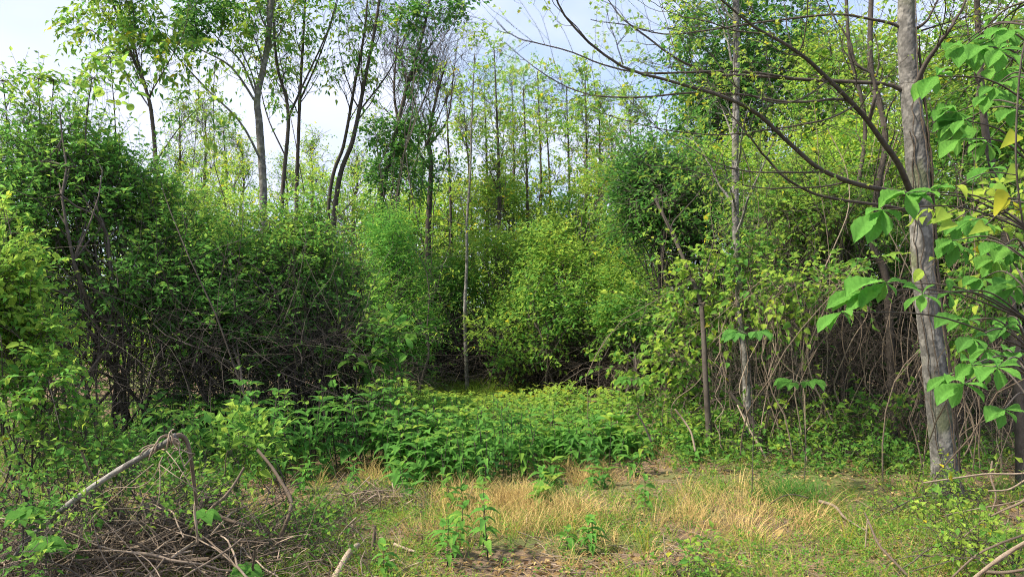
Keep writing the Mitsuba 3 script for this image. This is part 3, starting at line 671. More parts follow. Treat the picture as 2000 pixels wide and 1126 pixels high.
td = np.concatenate([s2[:, 5] - s2[:, 3], s2[:, 4] - s2[:, 2], s1[:, 8] - s1[:, 6]])
keep = r.uniform(size=len(tip)) < .85
lf, _ = sprays(r, tip[keep], td[keep] + .02 * r.normal(size=td[keep].shape), 3, .04, .036, .75, L4, .74, .62, .4)
Mesh().add(*lf).build(stuff(name('crown', main)), LEAF)
# vines that climb it
for i in range(9):
    q = rng(820 + i)
    k = thing('climbing_vine', 'woody brown vine clinging to the trunk of the large grey tree', 'vine', 'vines on the large grey trunk')
    n = 46
    t = np.linspace(q.uniform(0, .2), q.uniform(.6, 1), n)
    idx = t * 109
    c = np.stack([np.interp(idx, np.arange(110), TP[:, j]) for j in range(3)], 1)
    ww = np.interp(idx, np.arange(110), wpx) / F * YT
    a = q.uniform(-.4, 2.0) - np.pi / 2 + np.cumsum(q.normal(0, .10, n)) + (t * q.uniform(-2.5, 2.5))
    rr = .003 + .006 * q.random()
    P = c + np.stack([np.cos(a), np.sin(a), 0 * a], 1) * (ww * 1.03 + rr * .6)[:, None]
    P += q.normal(0, .004, P.shape)
    Mesh().add(*tubes(P[None], np.full((1, n), rr), 5, q.uniform(.05, .35))).build(k, DEAD, True)

# thin trees of the right thicket
tree('tree', 'thin straight grey trunk with vines round its foot, left of the large grey tree', 'tree', [(1460, 850, 8.3), (1457, 740, 8.3), (1445, 600, 8.3), (1437, 450, 8.3), (1436, 300, 8.3), (1438, 150, 8.3), (1437, -60, 8.3)], .043, .035, 851,
     n_limb=10, limb_len=1.3, limb_s=(.4, .97), levels=((4, .6), (3, .3)), leaf=(.06, .66, .6), n_leaf=4, leaf_frac=.5, bark_key=BARK, limb_up=.3, tl=.15)
tree('tree', 'leaning grey trunk half hidden in leaves between the sapling and the thin straight trunk', 'tree', [(1385, 850, 8.2), (1378, 740, 8.2), (1370, 600, 8.4), (1350, 540, 8.6), (1310, 450, 8.8), (1280, 390, 9.0)], .036, .014, 852,
     n_limb=7, limb_len=1.1, limb_s=(.4, .97), levels=((4, .5), (3, .3)), leaf=(.06, .6, .55), n_leaf=4, leaf_frac=.4, bark_key=DARK, tl=.15)
tree('tree', 'dark leaning stem behind the large grey tree, bent like an elbow', 'tree', [(1745, 860, 8.8), (1740, 700, 8.8), (1730, 540, 8.8), (1705, 480, 8.8), (1712, 380, 8.8), (1730, 260, 8.8), (1700, 120, 8.8), (1705, -60, 8.8)], .05, .025, 853,
     n_limb=8, limb_len=1.2, limb_s=(.4, .97), levels=((4, .6), (3, .3)), leaf=(.06, .66, .6), n_leaf=4, leaf_frac=.5, tl=.15)
tree('tree', 'scarred grey trunk at the right edge of the picture', 'tree', [(1998, 980, 6.6), (1994, 860, 6.6), (1985, 700, 6.6), (1965, 500, 6.6), (1962, 420, 6.6), (1925, 260, 6.7), (1912, 80, 6.8), (1905, -60, 6.8)], 0.05, .022, 854,
     n_limb=9, limb_len=1.1, limb_s=(.35, .97), levels=((4, .5), (3, .3)), leaf=(.06, .62, .6), n_leaf=4, leaf_frac=.6, bark_key=DARK, tl=.15)
tree('tree', 'thin pole with grey bark between the thin straight trunk and the large tree', 'tree', [(1650, 860, 10), (1645, 600, 10), (1660, 450, 10), (1690, 250, 10), (1660, 100, 10), (1650, -60, 10)], .035, .02, 855,
     n_limb=8, limb_len=1.2, limb_s=(.4, .97), levels=((4, .6), (3, .3)), leaf=(.07, .66, .6), n_leaf=4, leaf_frac=.6, tl=.15)

# leafy vines draped over the right thicket
VI = dict(m=7, W=.68, tpl=HEART, freq=1.8, stems=8, base_spread=.4, branch=4, twig=.003, stem_r=.007, droop=.3, bark_key=DEAD)
drape = [('yellow green leafy vine reaching left from the big palm shaped leaves', [(1560, 555, 7.6, 90, .35, 22), (1620, 540, 7.4, 60, .3, 22), (1500, 575, 7.8, 60, .3, 18), (1680, 520, 7.4, 50, .3, 22)], 105, .075, .66, .66),
         ('leafy vine beside the thin straight trunk', [(1485, 510, 8.2, 35, .3, 40), (1470, 570, 8.2, 45, .3, 30), (1510, 620, 8.2, 50, .3, 26)], 95, .08, .62, .62),
         ('leafy vine cascading left of the thin straight trunk', [(1380, 540, 8.6, 45, .4, 40), (1340, 620, 8.8, 50, .4, 36), (1400, 600, 8.4, 40, .3, 40), (1320, 690, 8.8, 50, .4, 30)], 150, .085, .62, .68),
         ('low leafy vine over the ground at the foot of the leaning grey trunk', [(1300, 760, 9.2, 70, .4, 26), (1360, 820, 8.8, 60, .4, 22), (1430, 790, 8.6, 50, .3, 26)], 90, .085, .58, .55),
         ('leafy vine right of the large grey trunk', [(1900, 650, 7.0, 40, .3, 40), (1930, 560, 7.0, 50, .3, 40), (1890, 520, 7.2, 40, .3, 30)], 140, .07, .60, .62),
         ('leafy vine at the foot of the thicket between the two trunks', [(1560, 800, 8.4, 60, .3, 26), (1640, 840, 8.0, 70, .3, 20), (1720, 800, 8.0, 50, .3, 26)], 110, .07, .56, .52),
         ('yellow vine crossing in front of the scarred trunk', [(1930, 420, 4.6, 45, .25, 22), (1960, 470, 4.6, 40, .25, 22), (1880, 440, 4.7, 26, .2, 14)], 22, .085, .76, .68),
         ('thin leafy vine over the black hollow', [(1210, 715, 11, 40, .3, 10), (1250, 745, 10.6, 30, .3, 14)], 26, .10, .62, .66)]
for i, (lb, bl, n, L, u, v) in enumerate(drape):
    c = at(*bl[0][:3])
    shrub('leafy_vine', lb, 'vine', bl, n, L, u, v, 870 + i, thr=.30, tl=.36, base_at=np.array([c[0] + .3, 6.4]) if i == 6 else np.array([c[0], c[1] + .2]), **{**VI, 'm': 7, 'stems': 3 if i == 6 else 8, 'parts': 100 if i in (0, 6) else 0})

# hanging woody vines of the right thicket: each one a thing
r = rng(900)
lo, hi = [], []
for i in range(110):
    px = r.choice([r.uniform(1380, 1500), r.uniform(1480, 1800), r.uniform(1740, 1830), r.uniform(1850, 2000)], p=[.22, .36, .24, .18])
    Y = r.uniform(7.9, 9.4) if px < 1830 else r.uniform(7.2, 8.4)
    p0 = at(px, 800, Y)
    p0[2] = float(gz(p0[0], p0[1])) - .02
    n = 26
    h = r.uniform(.7, 2.6) if r.random() < .75 else r.uniform(2.6, 4.2)
    loop = r.random() < .55
    z = np.linspace(0, h, n)
    x = np.cumsum(r.normal(0, .03, n)) + r.normal(0, .16) * np.linspace(0, 1, n) + (r.uniform(.12, .30) * np.sin(np.linspace(0, r.uniform(4, 9), n) + r.uniform(0, 6)) if loop else 0.06 * np.sin(z * r.uniform(2, 6) + r.uniform(0, 6)))
    y = np.cumsum(r.normal(0, .025, n))
    P = p0 + np.stack([x - x[0], y, z], 1)
    P = spline(P[::3], 30)
    k = thing('woody_vine', 'twisting bare woody vine in the brown tangle of the right thicket', 'vine', 'woody vines of the right thicket')
    Mesh().add(*tubes(P[None], np.linspace(1, .5, 30)[None] * r.uniform(.003, .009), 5, r.uniform(.3, 1))).build(k, DEAD, True)

# ------------------------------------------------------------------ big palm shaped leaves in the right foreground
pal = thing('buckeye_sapling', 'young tree with large palm shaped leaves in the right foreground', 'sapling')


def leaflet(key, hub, tipp, W, u, v, lift, seed):
    ax = tipp - hub
    L = np.linalg.norm(ax)
    q = rng(seed)
    a = ax / L
    nrm = UP * (.8 + lift) + np.array([(1.0 if a[0] > 0 else -1.0) * .5 * abs(a[0]) + q.normal(0, .2), -.62 + q.normal(0, .15), 0])
    nrm = unit(nrm - (nrm @ a) * a)
    side = np.cross(nrm, a)
    nt, ns = 20, 9
    t, s = np.meshgrid(np.linspace(0, 1, nt), np.linspace(-1, 1, ns), indexing='ij')
    prof = np.interp(t, [0, .06, .2, .4, .58, .7, .82, .92, 1], [.03, .10, .34, .70, .96, 1.0, .78, .36, 0])
    edge = 1 + .05 * np.sin(t * 95 + seed) * (np.abs(s) > .9)
    asym = 1 + .12 * q.normal() * s
    across = s * prof * edge * asym * W * L / 2
    fold = .26 * np.abs(s) * prof * W
    pleat = .017 * np.sin((t - .30 * np.abs(s) * prof) * 62) * np.minimum(1, 3 * np.abs(s)) * prof
    wave = .05 * (meshkit.noise(np.stack([t * 2.5 + seed, s * 1.5, 0 * t], -1), 4) - .5)
    up = np.sin(t * 2.7) * .11 - .16 * t ** 2 + fold + pleat + wave
    up = up - up[-1, ns // 2] * t ** 2
    V = hub + (t * L)[..., None] * a + across[..., None] * side + (up * L)[..., None] * nrm
    i = (np.arange(nt - 1)[:, None] * ns + np.arange(ns - 1)[None]).ravel()
    f = np.concatenate([np.stack([i, i + 1, i + ns + 1], 1), np.stack([i, i + ns + 1, i + ns], 1)])
    vein = np.exp(-(s / .12) ** 2) * .34
    uv = np.stack([np.full_like(t, u), v + vein - .08 + .13 * np.sin((t - .30 * np.abs(s) * prof) * 62) + .16 * (meshkit.noise(np.stack([t * 6 + seed, s * 3, 0 * t], -1), 7) - .5)], -1).reshape(-1, 2)
    scene[name('leaflet', key)] = mikit.ply((V.reshape(-1, 3), f), LEAF, smooth=True, uv=np.clip(uv, .001, .999))


palm = [  # hub (px, py), tips, distance, u, v
    ((1723, 410), [(1668, 476), (1694, 477), (1730, 462), (1757, 432), (1690, 420)], 3.5, .50, .80), ((1768, 378), [(1722, 398), (1716, 408), (1786, 430), (1824, 400), (1822, 376)], 3.5, .52, .78),
    ((1694, 568), [(1613, 604), (1625, 609), (1652, 608), (1700, 560), (1720, 575)], 3.6, .52, .78), ((1730, 552), [(1652, 580), (1680, 604), (1714, 592), (1750, 578), (1770, 555)], 3.6, .50, .78),
    ((1643, 609), [(1597, 650), (1622, 646), (1659, 632), (1664, 618)], 3.5, .52, .80), ((1801, 575), [(1767, 607), (1798, 610), (1838, 601), (1826, 556), (1762, 560)], 3.4, .48, .74),
    ((1854, 572), [(1830, 583), (1856, 603), (1884, 584), (1896, 574), (1850, 548)], 3.6, .45, .66), ((1890, 625), [(1826, 642), (1850, 648), (1884, 646), (1912, 636), (1916, 620)], 3.8, .42, .60),
    ((1883, 749), [(1829, 792), (1859, 797), (1922, 786), (1930, 762), (1850, 748)], 2.9, .50, .80), ((1947, 717), [(1914, 748), (1948, 763), (1996, 742), (1994, 714), (1930, 700)], 2.9, .50, .78),
    ((1897, 712), [(1866, 740), (1890, 742), (1918, 736), (1920, 712), (1876, 704)], 3.1, .46, .68), ((1856, 732), [(1810, 765), (1832, 768), (1850, 752), (1862, 728)], 3.2, .44, .66),
    ((1950, 98), [(1929, 134), (1946, 144), (1992, 132), (2004, 104), (1976, 88)], 3.2, .48, .76), ((1920, 92), [(1890, 118), (1902, 126), (1930, 120), (1950, 94)], 3.4, .46, .70),
    ((1829, 148), [(1785, 200), (1800, 196), (1828, 186), (1860, 150), (1840, 138)], 3.4, .54, .78), ((1883, 234), [(1836, 270), (1862, 264), (1896, 250), (1902, 228)], 3.3, .52, .76),
    ((1876, 272), [(1834, 310), (1868, 305), (1902, 284), (1894, 266)], 3.3, .54, .80), ((1936, 328), [(1888, 358), (1905, 352), (1952, 353), (1968, 334), (1934, 318)], 3.2, .50, .76),
    ((1812, 374), [(1768, 400), (1780, 408), (1834, 386), (1868, 368), (1840, 362)], 3.5, .52, .76), ((1962, 640), [(1935, 668), (1960, 664), (1996, 652), (1990, 630), (1940, 632)], 3.6, .38, .58),
    ((1985, 560), [(1920, 585), (1950, 600), (2000, 590), (1940, 560)], 3.7, .40, .62), ((1980, 690), [(1950, 700), (1975, 712), (2010, 700), (1960, 682)], 3.5, .40, .62), ((1970, 60), [(1925, 75), (1945, 90), (1985, 92), (2000, 70)], 3.3, .50, .74), ((1900, 430), [(1868, 450), (1885, 462), (1915, 458), (1930, 436)], 3.6, .50, .72), ((1960, 480), [(1915, 500), (1940, 515), (1975, 512), (1990, 486)], 3.5, .50, .70), ((1860, 470), [(1832, 486), (1850, 498), (1878, 494), (1890, 474)], 3.7, .46, .66),
    ((1960, 800), [(1925, 825), (1950, 838), (1985, 826), (1995, 800)], 3.1, .46, .66), ((1900, 660), [(1870, 690), (1895, 694), (1925, 684), (1935, 660)], 3.4, .42, .62), ((1985, 490), [(1940, 510), (1965, 520), (2005, 512), (1950, 486)], 3.9, .42, .60),
    ((1940, 170), [(1912, 190), (1935, 200), (1968, 196), (1975, 170)], 3.8, .50, .62), ((1985, 215), [(1950, 240), (1975, 250), (2010, 235)], 3.7, .52, .66), ((1915, 545), [(1880, 560), (1905, 575), (1945, 560), (1935, 535)], 3.9, .42, .62)]
qq = rng(1100)
for i in range(26):                 # the leaves behind, in the sapling's own shade
    hx, hy, Yb = qq.uniform(1850, 2010), qq.choice([qq.uniform(20, 340), qq.uniform(420, 720)]), qq.uniform(3.9, 5.0)
    a0 = qq.uniform(1.1, 2.3)
    Lpx = qq.uniform(50, 72) * 3.6 / Yb
    palm.append(((hx, hy), [(hx + math.cos(a0 + (m - 2) * .62) * Lpx * (1 - .13 * abs(m - 2)), hy + math.sin(a0 + (m - 2) * .62) * Lpx * .75 * (1 - .13 * abs(m - 2)) + 6) for m in range(5)], Yb, qq.uniform(.44, .60), qq.uniform(.60, .76)))
root = np.array([at(2040, 900, 3.6)[0], 3.6, 0.0])
root[2] = float(gz(root[0], root[1])) - .03
SP = spline(np.array([root, root + [.02, .05, .8], root + [-.04, .05, 1.6], root + [.0, .0, 2.4], root + [-.05, .0, 3.2]]), 24)
Mesh().add(*rough_tube(SP, np.linspace(.022, .008, 24), 8, .06, 3)).build(name('trunk', pal), DARK, True)
for i, (h, tips, Y, u, v) in enumerate(palm):
    hub = at(h[0], h[1], Y)
    lk = name('leaf', pal)
    j = int(np.clip(np.argmin(np.abs(SP[:, 2] - (hub[2] - .12))), 1, 22))
    dsp = hub - SP[j]
    stalk = spline(np.array([SP[j], SP[j] + dsp * .5 + UP * .07, hub]), 12)
    Mesh().add(*tubes(stalk[None], np.linspace(.0055, .0028, 12)[None], 5, .55)).build(name('stalk', lk), DARK, True)
    for m, tp in enumerate(tips):
        q = rng(1000 + i * 10 + m)
        leaflet(lk, hub, at(tp[0], tp[1], Y - .06 + q.normal(0, .04)), .40, u - .03 + q.normal(0, .03), v + .12 + q.normal(0, .05), .1, 2000 + i * 10 + m)
# smaller palm leaved seedlings deeper in
for i, (hx, hy, Y, L, u, v, lb) in enumerate([(1460, 652, 6.3, .17, .33, .85, 'bluish green palm leaved seedling in front of the thin straight trunk'), (1562, 748, 6.6, .17, .40, .55, 'dark palm leaved seedling at the foot of the right thicket'),
                                              (1238, 742, 9.0, .19, .50, .62, 'palm leaved seedling before the black hollow right of centre')]):
    k = thing('seedling', lb, 'seedling')
    q = rng(1300 + i)
    b = at(hx + 8, hy, Y)
    b[2] = float(gz(b[0], b[1])) - .02
    top = at(hx, hy, Y)
    P = spline(np.array([b, (b + top) / 2 + [.03, 0, 0], top]), 10)
    Mesh().add(*tubes(P[None], np.linspace(.0045, .003, 10)[None], 5, .5)).build(name('stem', k), DARK, True)
    for g in range(4):
        a = g * 1.57 + .5
        lk = name('leaf', k)
        hub = top + np.array([math.cos(a), math.sin(a) * .7, .1 + .12 * (g % 2)]) * .11
        Mesh().add(*tubes(spline(np.array([top, hub + [0, 0, .01], hub]), 5)[None], np.full((1, 5), .003), 4, .6)).build(name('stalk', lk), DARK, True)
        for m in range(5):
            b2 = a + (m - 2) * .62
            ax = np.array([math.cos(b2), math.sin(b2), -.45 + q.normal(0, .12)])
            leaflet(lk, hub, hub + unit(ax) * L * (1 - .12 * abs(m - 2)), .44, u + q.normal(0, .03), v + q.normal(0, .05), .4, 1400 + i * 40 + g * 10 + m)
# yellow leaves at the right edge
k = thing('yellow_vine', 'vine with large yellow leaves hanging at the right edge', 'vine')
yl = [((1950, 418), (1952, 370), .95, .93), ((1985, 262), (1962, 282), .6, .9), ((1990, 330), (1968, 352), .7, .80), ((1870, 362), (1892, 384), .5, .86), ((1925, 440), (1900, 452), .6, .76), ((1850, 415), (1830, 430), .6, .74), ((1860, 432), (1838, 446), .6, .74)]
P = spline(np.array([at(2060, 700, 3.3), at(2010, 500, 3.1), at(1985, 330, 3.0), at(1990, 160, 3.0), at(2005, 60, 3.0)]), 30)
Mesh().add(*tubes(P[None], np.full((1, 30), .004), 5, .6)).build(name('stem', k), DARK, True)
for i, (a, b, W, u) in enumerate(yl):
    A, B = at(*a, 3.05), at(*b, 3.0)
    j = np.argmin(np.linalg.norm(P - A, axis=1))
    lk = name('leaf', k)
    Mesh().add(*tubes(spline(np.array([P[j], (P[j] + A) / 2 + UP * .03, A]), 8)[None], np.full((1, 8), .0022), 4, .8)).build(name('stalk', lk), DARK, True)
    vv, ff, uv = leaves(A[None], (B - A)[None], np.array([[.1, -1.0, .5]]), np.linalg.norm(B - A), W, ROUND if W > .8 else HEART, u, .75)
    scene[name('blade', lk)] = mikit.ply((vv, ff), LEAF, smooth=True, uv=uv)

# ------------------------------------------------------------------ the meadow of leafy weeds
from shapely.geometry import Polygon, Point
meadow_px = [(330, 905), (430, 940), (520, 945), (620, 925), (760, 915), (845, 955), (930, 960), (1010, 930), (1060, 905), (1150, 920), (1235, 895), (1260, 870), (1230, 825), (1180, 800), (1000, 790), (720, 790), (640, 810), (560, 840), (420, 865), (330, 875)]
poly = Polygon([tuple(on_ground(*q)[:2]) for q in meadow_px]).buffer(.12)


def weed(seed, base, H, nn, L, parts, u, v, key, lean=.08):
    i_near = key != '_tmp'
    kind = 1 if i_near and not parts and meshkit.noise(np.array([base[0] * 2.1, base[1] * 2.1, 9.0]), 3) > .66 else 0
    q = rng(seed)
    top = base + np.array([q.normal(0, lean) * H, q.normal(0, lean) * H, H])
    P = spline(np.array([base - [0, 0, .02], (base + top) / 2 + q.normal(0, .02, 3) * H, top]), 7)
    Mesh().add(*tubes(P[None], np.linspace(.0045, .002, 7)[None] * (.6 + H), 4, q.uniform(.1, .4))).build(name('stem', key), DARK, True)
    s = np.linspace(.18, .97, nn)
    pos, ax, sz = [], [], []
    for i, t in enumerate(s):
        p = np.array([np.interp(t * 6, np.arange(7), P[:, j]) for j in range(3)])
        a = i * 1.57 + q.normal(0, .3)
        for b in (a, a + np.pi):
            pos.append(p)
            ax.append([math.cos(b), math.sin(b), q.uniform(-.45, .1) + (.9 if i >= nn - 2 else 0) * t])
            sz.append(L * (.62 if t < .3 else 1.0) * (0.55 if i == nn - 1 else 1) * q.uniform(.75, 1.15))
    pos, ax, sz = np.array(pos), np.array(ax), np.array(sz)
    n = len(pos)
    uu = u + q.normal(0, .06, n) + np.repeat(np.where(s > .85, .16, 0), 2)
    vv, ff, uv = leaves(pos, ax, UP + .25 * q.normal(size=(n, 3)), sz, .40 if kind == 0 else .62, (LANCE if kind == 0 else HEART) if i_near else L4, uu, v + q.normal(0, .08, n))
    if parts:
        tv = len(LANCE[0])
        for i in range(n):
            scene[name('leaf', key)] = mikit.ply((vv[i * tv:(i + 1) * tv], LANCE[1]), LEAF, smooth=True, uv=uv[i * tv:(i + 1) * tv])
        return None
    return vv, ff, uv


r = rng(1500)
def weed_label(i, p, H):
    px = 1000 + p[0] / p[1] * F
    size = 'tall' if H > .46 else 'knee high' if H > .30 else 'short'
    where = ('left third' if px < 620 else 'middle' if px < 900 else 'right third') + (' front edge' if p[1] < 7.5 else ' interior' if p[1] < 8.6 else ' back')
    return f'{size} green weed on a dark stem, {where} of the meadow', f'{size} weeds at the {where} of the meadow patch'


pts = []
x0, y0, x1, y1 = poly.bounds
while len(pts) < 900:
    p = r.uniform((x0, y0), (x1, y1))
    if poly.contains(Point(p)) and meshkit.fbm(np.array([p[0] * 1.4, p[1] * 1.4, 0]), 3, 6) > .38 + r.normal(0, .05) and (len(pts) < 30 or np.min(np.linalg.norm(np.array(pts) - p, axis=1)) > .07):
        pts.append(p)
ring = poly.buffer(.55).difference(poly.buffer(-.05))
out = []
while len(out) < 46:
    p = r.uniform((x0 - .5, y0 - .6), (x1 + .5, 8.6))
    if ring.contains(Point(p)) and p[1] > 5.9:
        out.append(p)
OUT = {tuple(p) for p in out}
pts = sorted(pts + out, key=lambda p: p[1])
rest, rest_stems = Mesh(), Mesh()
for i, p in enumerate(pts):
    b = np.array([p[0], p[1], float(gz(*p))])
    left = np.clip((-.3 - p[0]) / 2.2, 0, 1)
    lump = float(meshkit.fbm(np.array([p[0] * 1.2, p[1] * 1.2, 5.0]), 3, 15))
    H = (r.uniform(.28, .56) + .32 * left) * (1 - .10 * max(0, p[1] - 7.5)) * (.30 + 1.35 * lump) * (r.uniform(.3, .6) if tuple(p) in OUT else 1)
    u = .45 - .10 * left + .06 * max(0, p[1] - 8) + r.normal(0, .06)
    if i < 300:
        k = thing('leafy_weed', *(lambda q: (q[0], 'weed', q[1]))(weed_label(i, p, H)))
        m = weed(1600 + i, b, H, int(r.integers(6, 9)), r.uniform(.10, .19), False, u, .64 + r.normal(0, .06), k, .14)
        Mesh().add(*m).build(stuff(name('foliage', k)), LEAF)
    else:
        tmp = {}
        k = '_tmp'
        m = weed(1600 + i, b, H, 5, r.uniform(.14, .175), False, u, .64, k)
        for s in [s for s in scene if s.startswith('_tmp')]:
            fn = scene.pop(s)['filename']
            v_, f_, *_ = meshkit.WRITTEN[fn]
            rest_stems.add(np.array(v_, float), np.array(f_, int))
        rest.add(*m)
tag(rest.build('far_leafy_weeds', LEAF), 'bright mass of leafy weeds at the back of the meadow patch', 'weeds', kind='stuff')
rest_stems.build('far_leafy_weeds__stem', DARK, True)
stuff('far_leafy_weeds__stem')

# single weeds standing in the straw: each leaf a part
single = [(874, 1103, 1003, .46, 'bushy leafy weed nearest the front of the straw patch'), (954, 1088, 946, 0, 'tallest single weed with a black stem and hanging leaves, before the straw'), (943, 1067, 975, 0, 'weed tucked against the left of the tallest black stemmed weed'),
          (904, 1056, 971, 0, 'leafy weed behind the bushy front weed'), (750, 1124, 1064, 0, 'small weed at the bottom edge of the picture left of the bushy front weed'), (1059, 975, 918, 0, 'weed in the thick of the golden straw'), (1259, 989, 918, 0, 'thin drooping weed right of the golden straw'),
          (1107, 1060, 1021, 0, 'small weed left of the pair of weeds on bare soil'), (1148, 1067, 1000, 0, 'left weed of the close pair right of the straw'), (1160, 1064, 996, 0, 'right weed of the close pair right of the straw'), (860, 1075, 1010, 0, 'low weed hugging the left of the bushy front weed'),
          (890, 1080, 1000, 0, 'upright weed right beside the bushy front weed'), (455, 1020, 940, 0, 'leafy weed beside the curved dead stick'), (480, 960, 880, 0, 'weed in front of the meadow behind the broken stick')]
for i, (px, y0, y1, _, lb) in enumerate(single):
    b = on_ground(px, y0)
    H = (y0 - y1) / F * b[1]
    k = thing('single_weed', lb, 'weed')
    weed(2500 + i, b, H, 7, .115, True, .48, .72, k, .05)
# ------------------------------------------------------------------ dead wood in the foreground
def stick(base, label, pts, w0, w1, key_m=DEAD, uv=.5, sides=8, cat='stick', group=None, amp=.20, n=24, parent=None):
    P = path(pts, n)
    rad = .50 * np.linspace(w0, w1, n) / F * pts[0][2] / 2
    k = name(base, parent)
    if parent is None:
        tag(k, label, cat, group)
    V, f, t = rough_tube(P, rad, sides, amp, 17, (20, 8))
    t[:, 0] = uv
    c = [len(V), len(V) + 1]
    V = np.vstack([V, P[:1], P[-1:]])
    t = np.vstack([t, t[:1], t[-1:]])
    s = np.arange(sides)
    cap = np.concatenate([np.stack([np.full(sides, c[0]), (s + 1) % sides, s], 1), np.stack([np.full(sides, c[1]), (n - 1) * sides + s, (n - 1) * sides + (s + 1) % sides], 1)])
    Mesh().add(V, np.vstack([f, cap]), t).build(k, key_m, 40 if False else True)
    return k, P


fb, FP = stick('fallen_branch', 'long grey broken branch propped over the brush heap with its end bent down', [(30, 1085, 4.0), (50, 1058, 4.0), (85, 1026, 4.0), (142, 978, 3.95), (213, 929, 3.95), (270, 895, 3.9), (320, 866, 3.9), (345, 850, 3.9)], 19, 25, BARK, .55, 10, 'branch', n=40)
stick('broken_end', '', [(341, 852, 3.9), (352, 850, 3.93), (365, 862, 3.95), (373, 897, 3.95), (378, 936, 4.0), (384, 985, 4.05)], 22, 12, DEAD, .3, parent=fb)
rv = rng(3000)
for i in range(6):
    n = 40
    t = np.linspace(0, 1, n)
    j = np.clip(29 + t * 10, 0, 39)
    c = np.stack([np.interp(j, np.arange(40), FP[:, m]) for m in range(3)], 1)
    a = t * rv.uniform(4, 9) + rv.uniform(0, 6)
    d = unit(FP[-1] - FP[0])
    e1 = unit(np.cross(d, UP))
    e2 = np.cross(e1, d)
    rr = .020 + .012 * rv.random() + .010 * np.sin(t * 7 + i) + .008 * t
    P = c + (np.cos(a)[:, None] * e1 + np.sin(a)[:, None] * e2) * rr[:, None]
    tailp = P[-1] + np.cumsum(np.stack([rv.normal(.004, .012, 10), rv.normal(0, .01, 10), -np.abs(rv.normal(.02, .012, 10))], 1), 0)
    P = np.vstack([P, tailp]) if i % 2 else P
    k = thing('tendril', 'pale dead tendril wound round the bent end of the fallen branch', 'vine', 'tendrils on the fallen branch')
    Mesh().add(*tubes(P[None], np.full((1, len(P)), .003 + .002 * rv.random()), 5, rv.uniform(.7, 1))).build(k, DEAD, True)
for i, pts in enumerate([[(318, 890, 3.88), (300, 930, 3.85), (270, 950, 3.85), (215, 955, 3.9), (150, 1000, 3.95)], [(310, 905, 3.86), (345, 930, 3.8), (385, 955, 3.85), (410, 965, 3.9)], [(325, 880, 3.86), (345, 905, 3.8), (375, 950, 3.8), (395, 975, 3.85)], [(312, 900, 3.86), (312, 960, 3.8), (300, 1010, 3.8)], [(300, 905, 3.85), (240, 955, 3.8), (190, 1000, 3.8), (160, 1040, 3.85)]]):
    stick('tendril', 'thin pale tendril trailing down from the bent end of the fallen branch', pts, 4.2, 2.5, DEAD, .85, 5, 'vine', 'trailing tendrils of the fallen branch', 0)
stick('stick', 'bow shaped dark stick standing up right of the brush heap', [(503, 878, 4.9), (530, 910, 4.85), (552, 945, 4.8), (568, 975, 4.75), (566, 1000, 4.7), (553, 1035, 4.7), (537, 1068, 4.7)], 12, 17, DEAD, .28)
stick('stick', 'short thick broken stick leaning to the right on the brush heap', [(477, 912, 4.5), (462, 938, 4.5), (440, 968, 4.45), (415, 990, 4.45), (385, 1025, 4.45)], 9, 15, DEAD, .4)
stick('stick', 'pale forked stick standing upright in the brush heap', [(383, 972, 4.1), (380, 1000, 4.1), (384, 1030, 4.1), (386, 1060, 4.15)], 10, 9, DEAD, .95)
stick('stick', 'grey stub lying across the brush heap', [(420, 1003, 4.5), (445, 1015, 4.5), (480, 1025, 4.5)], 18, 14, DEAD, .35)
stick('stick', 'crooked dark stick rising from the bottom right of the clearing', [(1689, 1001, 4.75), (1701, 1028, 4.65), (1716, 1062, 4.5), (1741, 1090, 4.4), (1776, 1126, 4.3), (1800, 1150, 4.25)], 7, 12, DEAD, .2)
stick('stick', 'pale straight twig beside the crooked dark stick', [(1695, 1012, 4.7), (1692, 1040, 4.7), (1690, 1068, 4.7)], 5, 4, DEAD, .9)
stick('stick', 'black rotten snag leaning against the thin straight trunk', [(1424, 765, 8.3), (1445, 790, 8.25), (1467, 820, 8.2), (1485, 862, 8.1), (1493, 885, 8.1)], 14, 24, DARK, .15)
stick('stick', 'pale peeled pole leaning left over the black rotten snag', [(1440, 790, 7.9), (1462, 835, 7.8), (1482, 868, 7.75), (1500, 902, 7.7)], 6, 8, DEAD, 1.0)
stick('stick', 'bare twig pointing left at the foot of the large grey tree', [(2015, 922, 4.6), (1980, 925, 4.6), (1925, 925, 4.6), (1866, 933, 4.6), (1804, 942, 4.6)], 8, 6, DEAD, .8)
stick('stick', 'thick pale stick crossing the bottom right corner', [(1895, 1135, 3.6), (1945, 1095, 3.5), (1975, 1075, 3.5), (2015, 1052, 3.4)], 16, 17, DEAD, .75)
stick('stick', 'long brown twig sloping up to the right edge above the thick pale stick', [(1860, 1126, 3.9), (1905, 1085, 3.85), (1950, 1062, 3.8), (2010, 1040, 3.75)], 8, 9, DEAD, .4)
stick('stick', 'forked brown twig reaching in from the right edge', [(2010, 972, 4.2), (1985, 985, 4.2), (1950, 1000, 4.25), (1915, 1020, 4.3), (1880, 1050, 4.3)], 11, 5, DEAD, .45)
stick('stick', 'thin brown twig reaching in above the forked one', [(2010, 972, 4.3), (1970, 982, 4.3), (1925, 990, 4.35), (1870, 1000, 4.4), (1845, 1006, 4.4)], 6, 4, DEAD, .45)
stick('stick', 'grey twig rising to the right edge beside the scarred trunk', [(1930, 958, 4.7), (1970, 955, 4.7), (2005, 935, 4.65)], 6, 8, DEAD, .8)
stick('stick', 'pair of dark sticks lying low in the bottom right corner', [(1920, 1115, 3.7), (1960, 1117, 3.65), (2010, 1110, 3.6)], 13, 11, DEAD, .25)
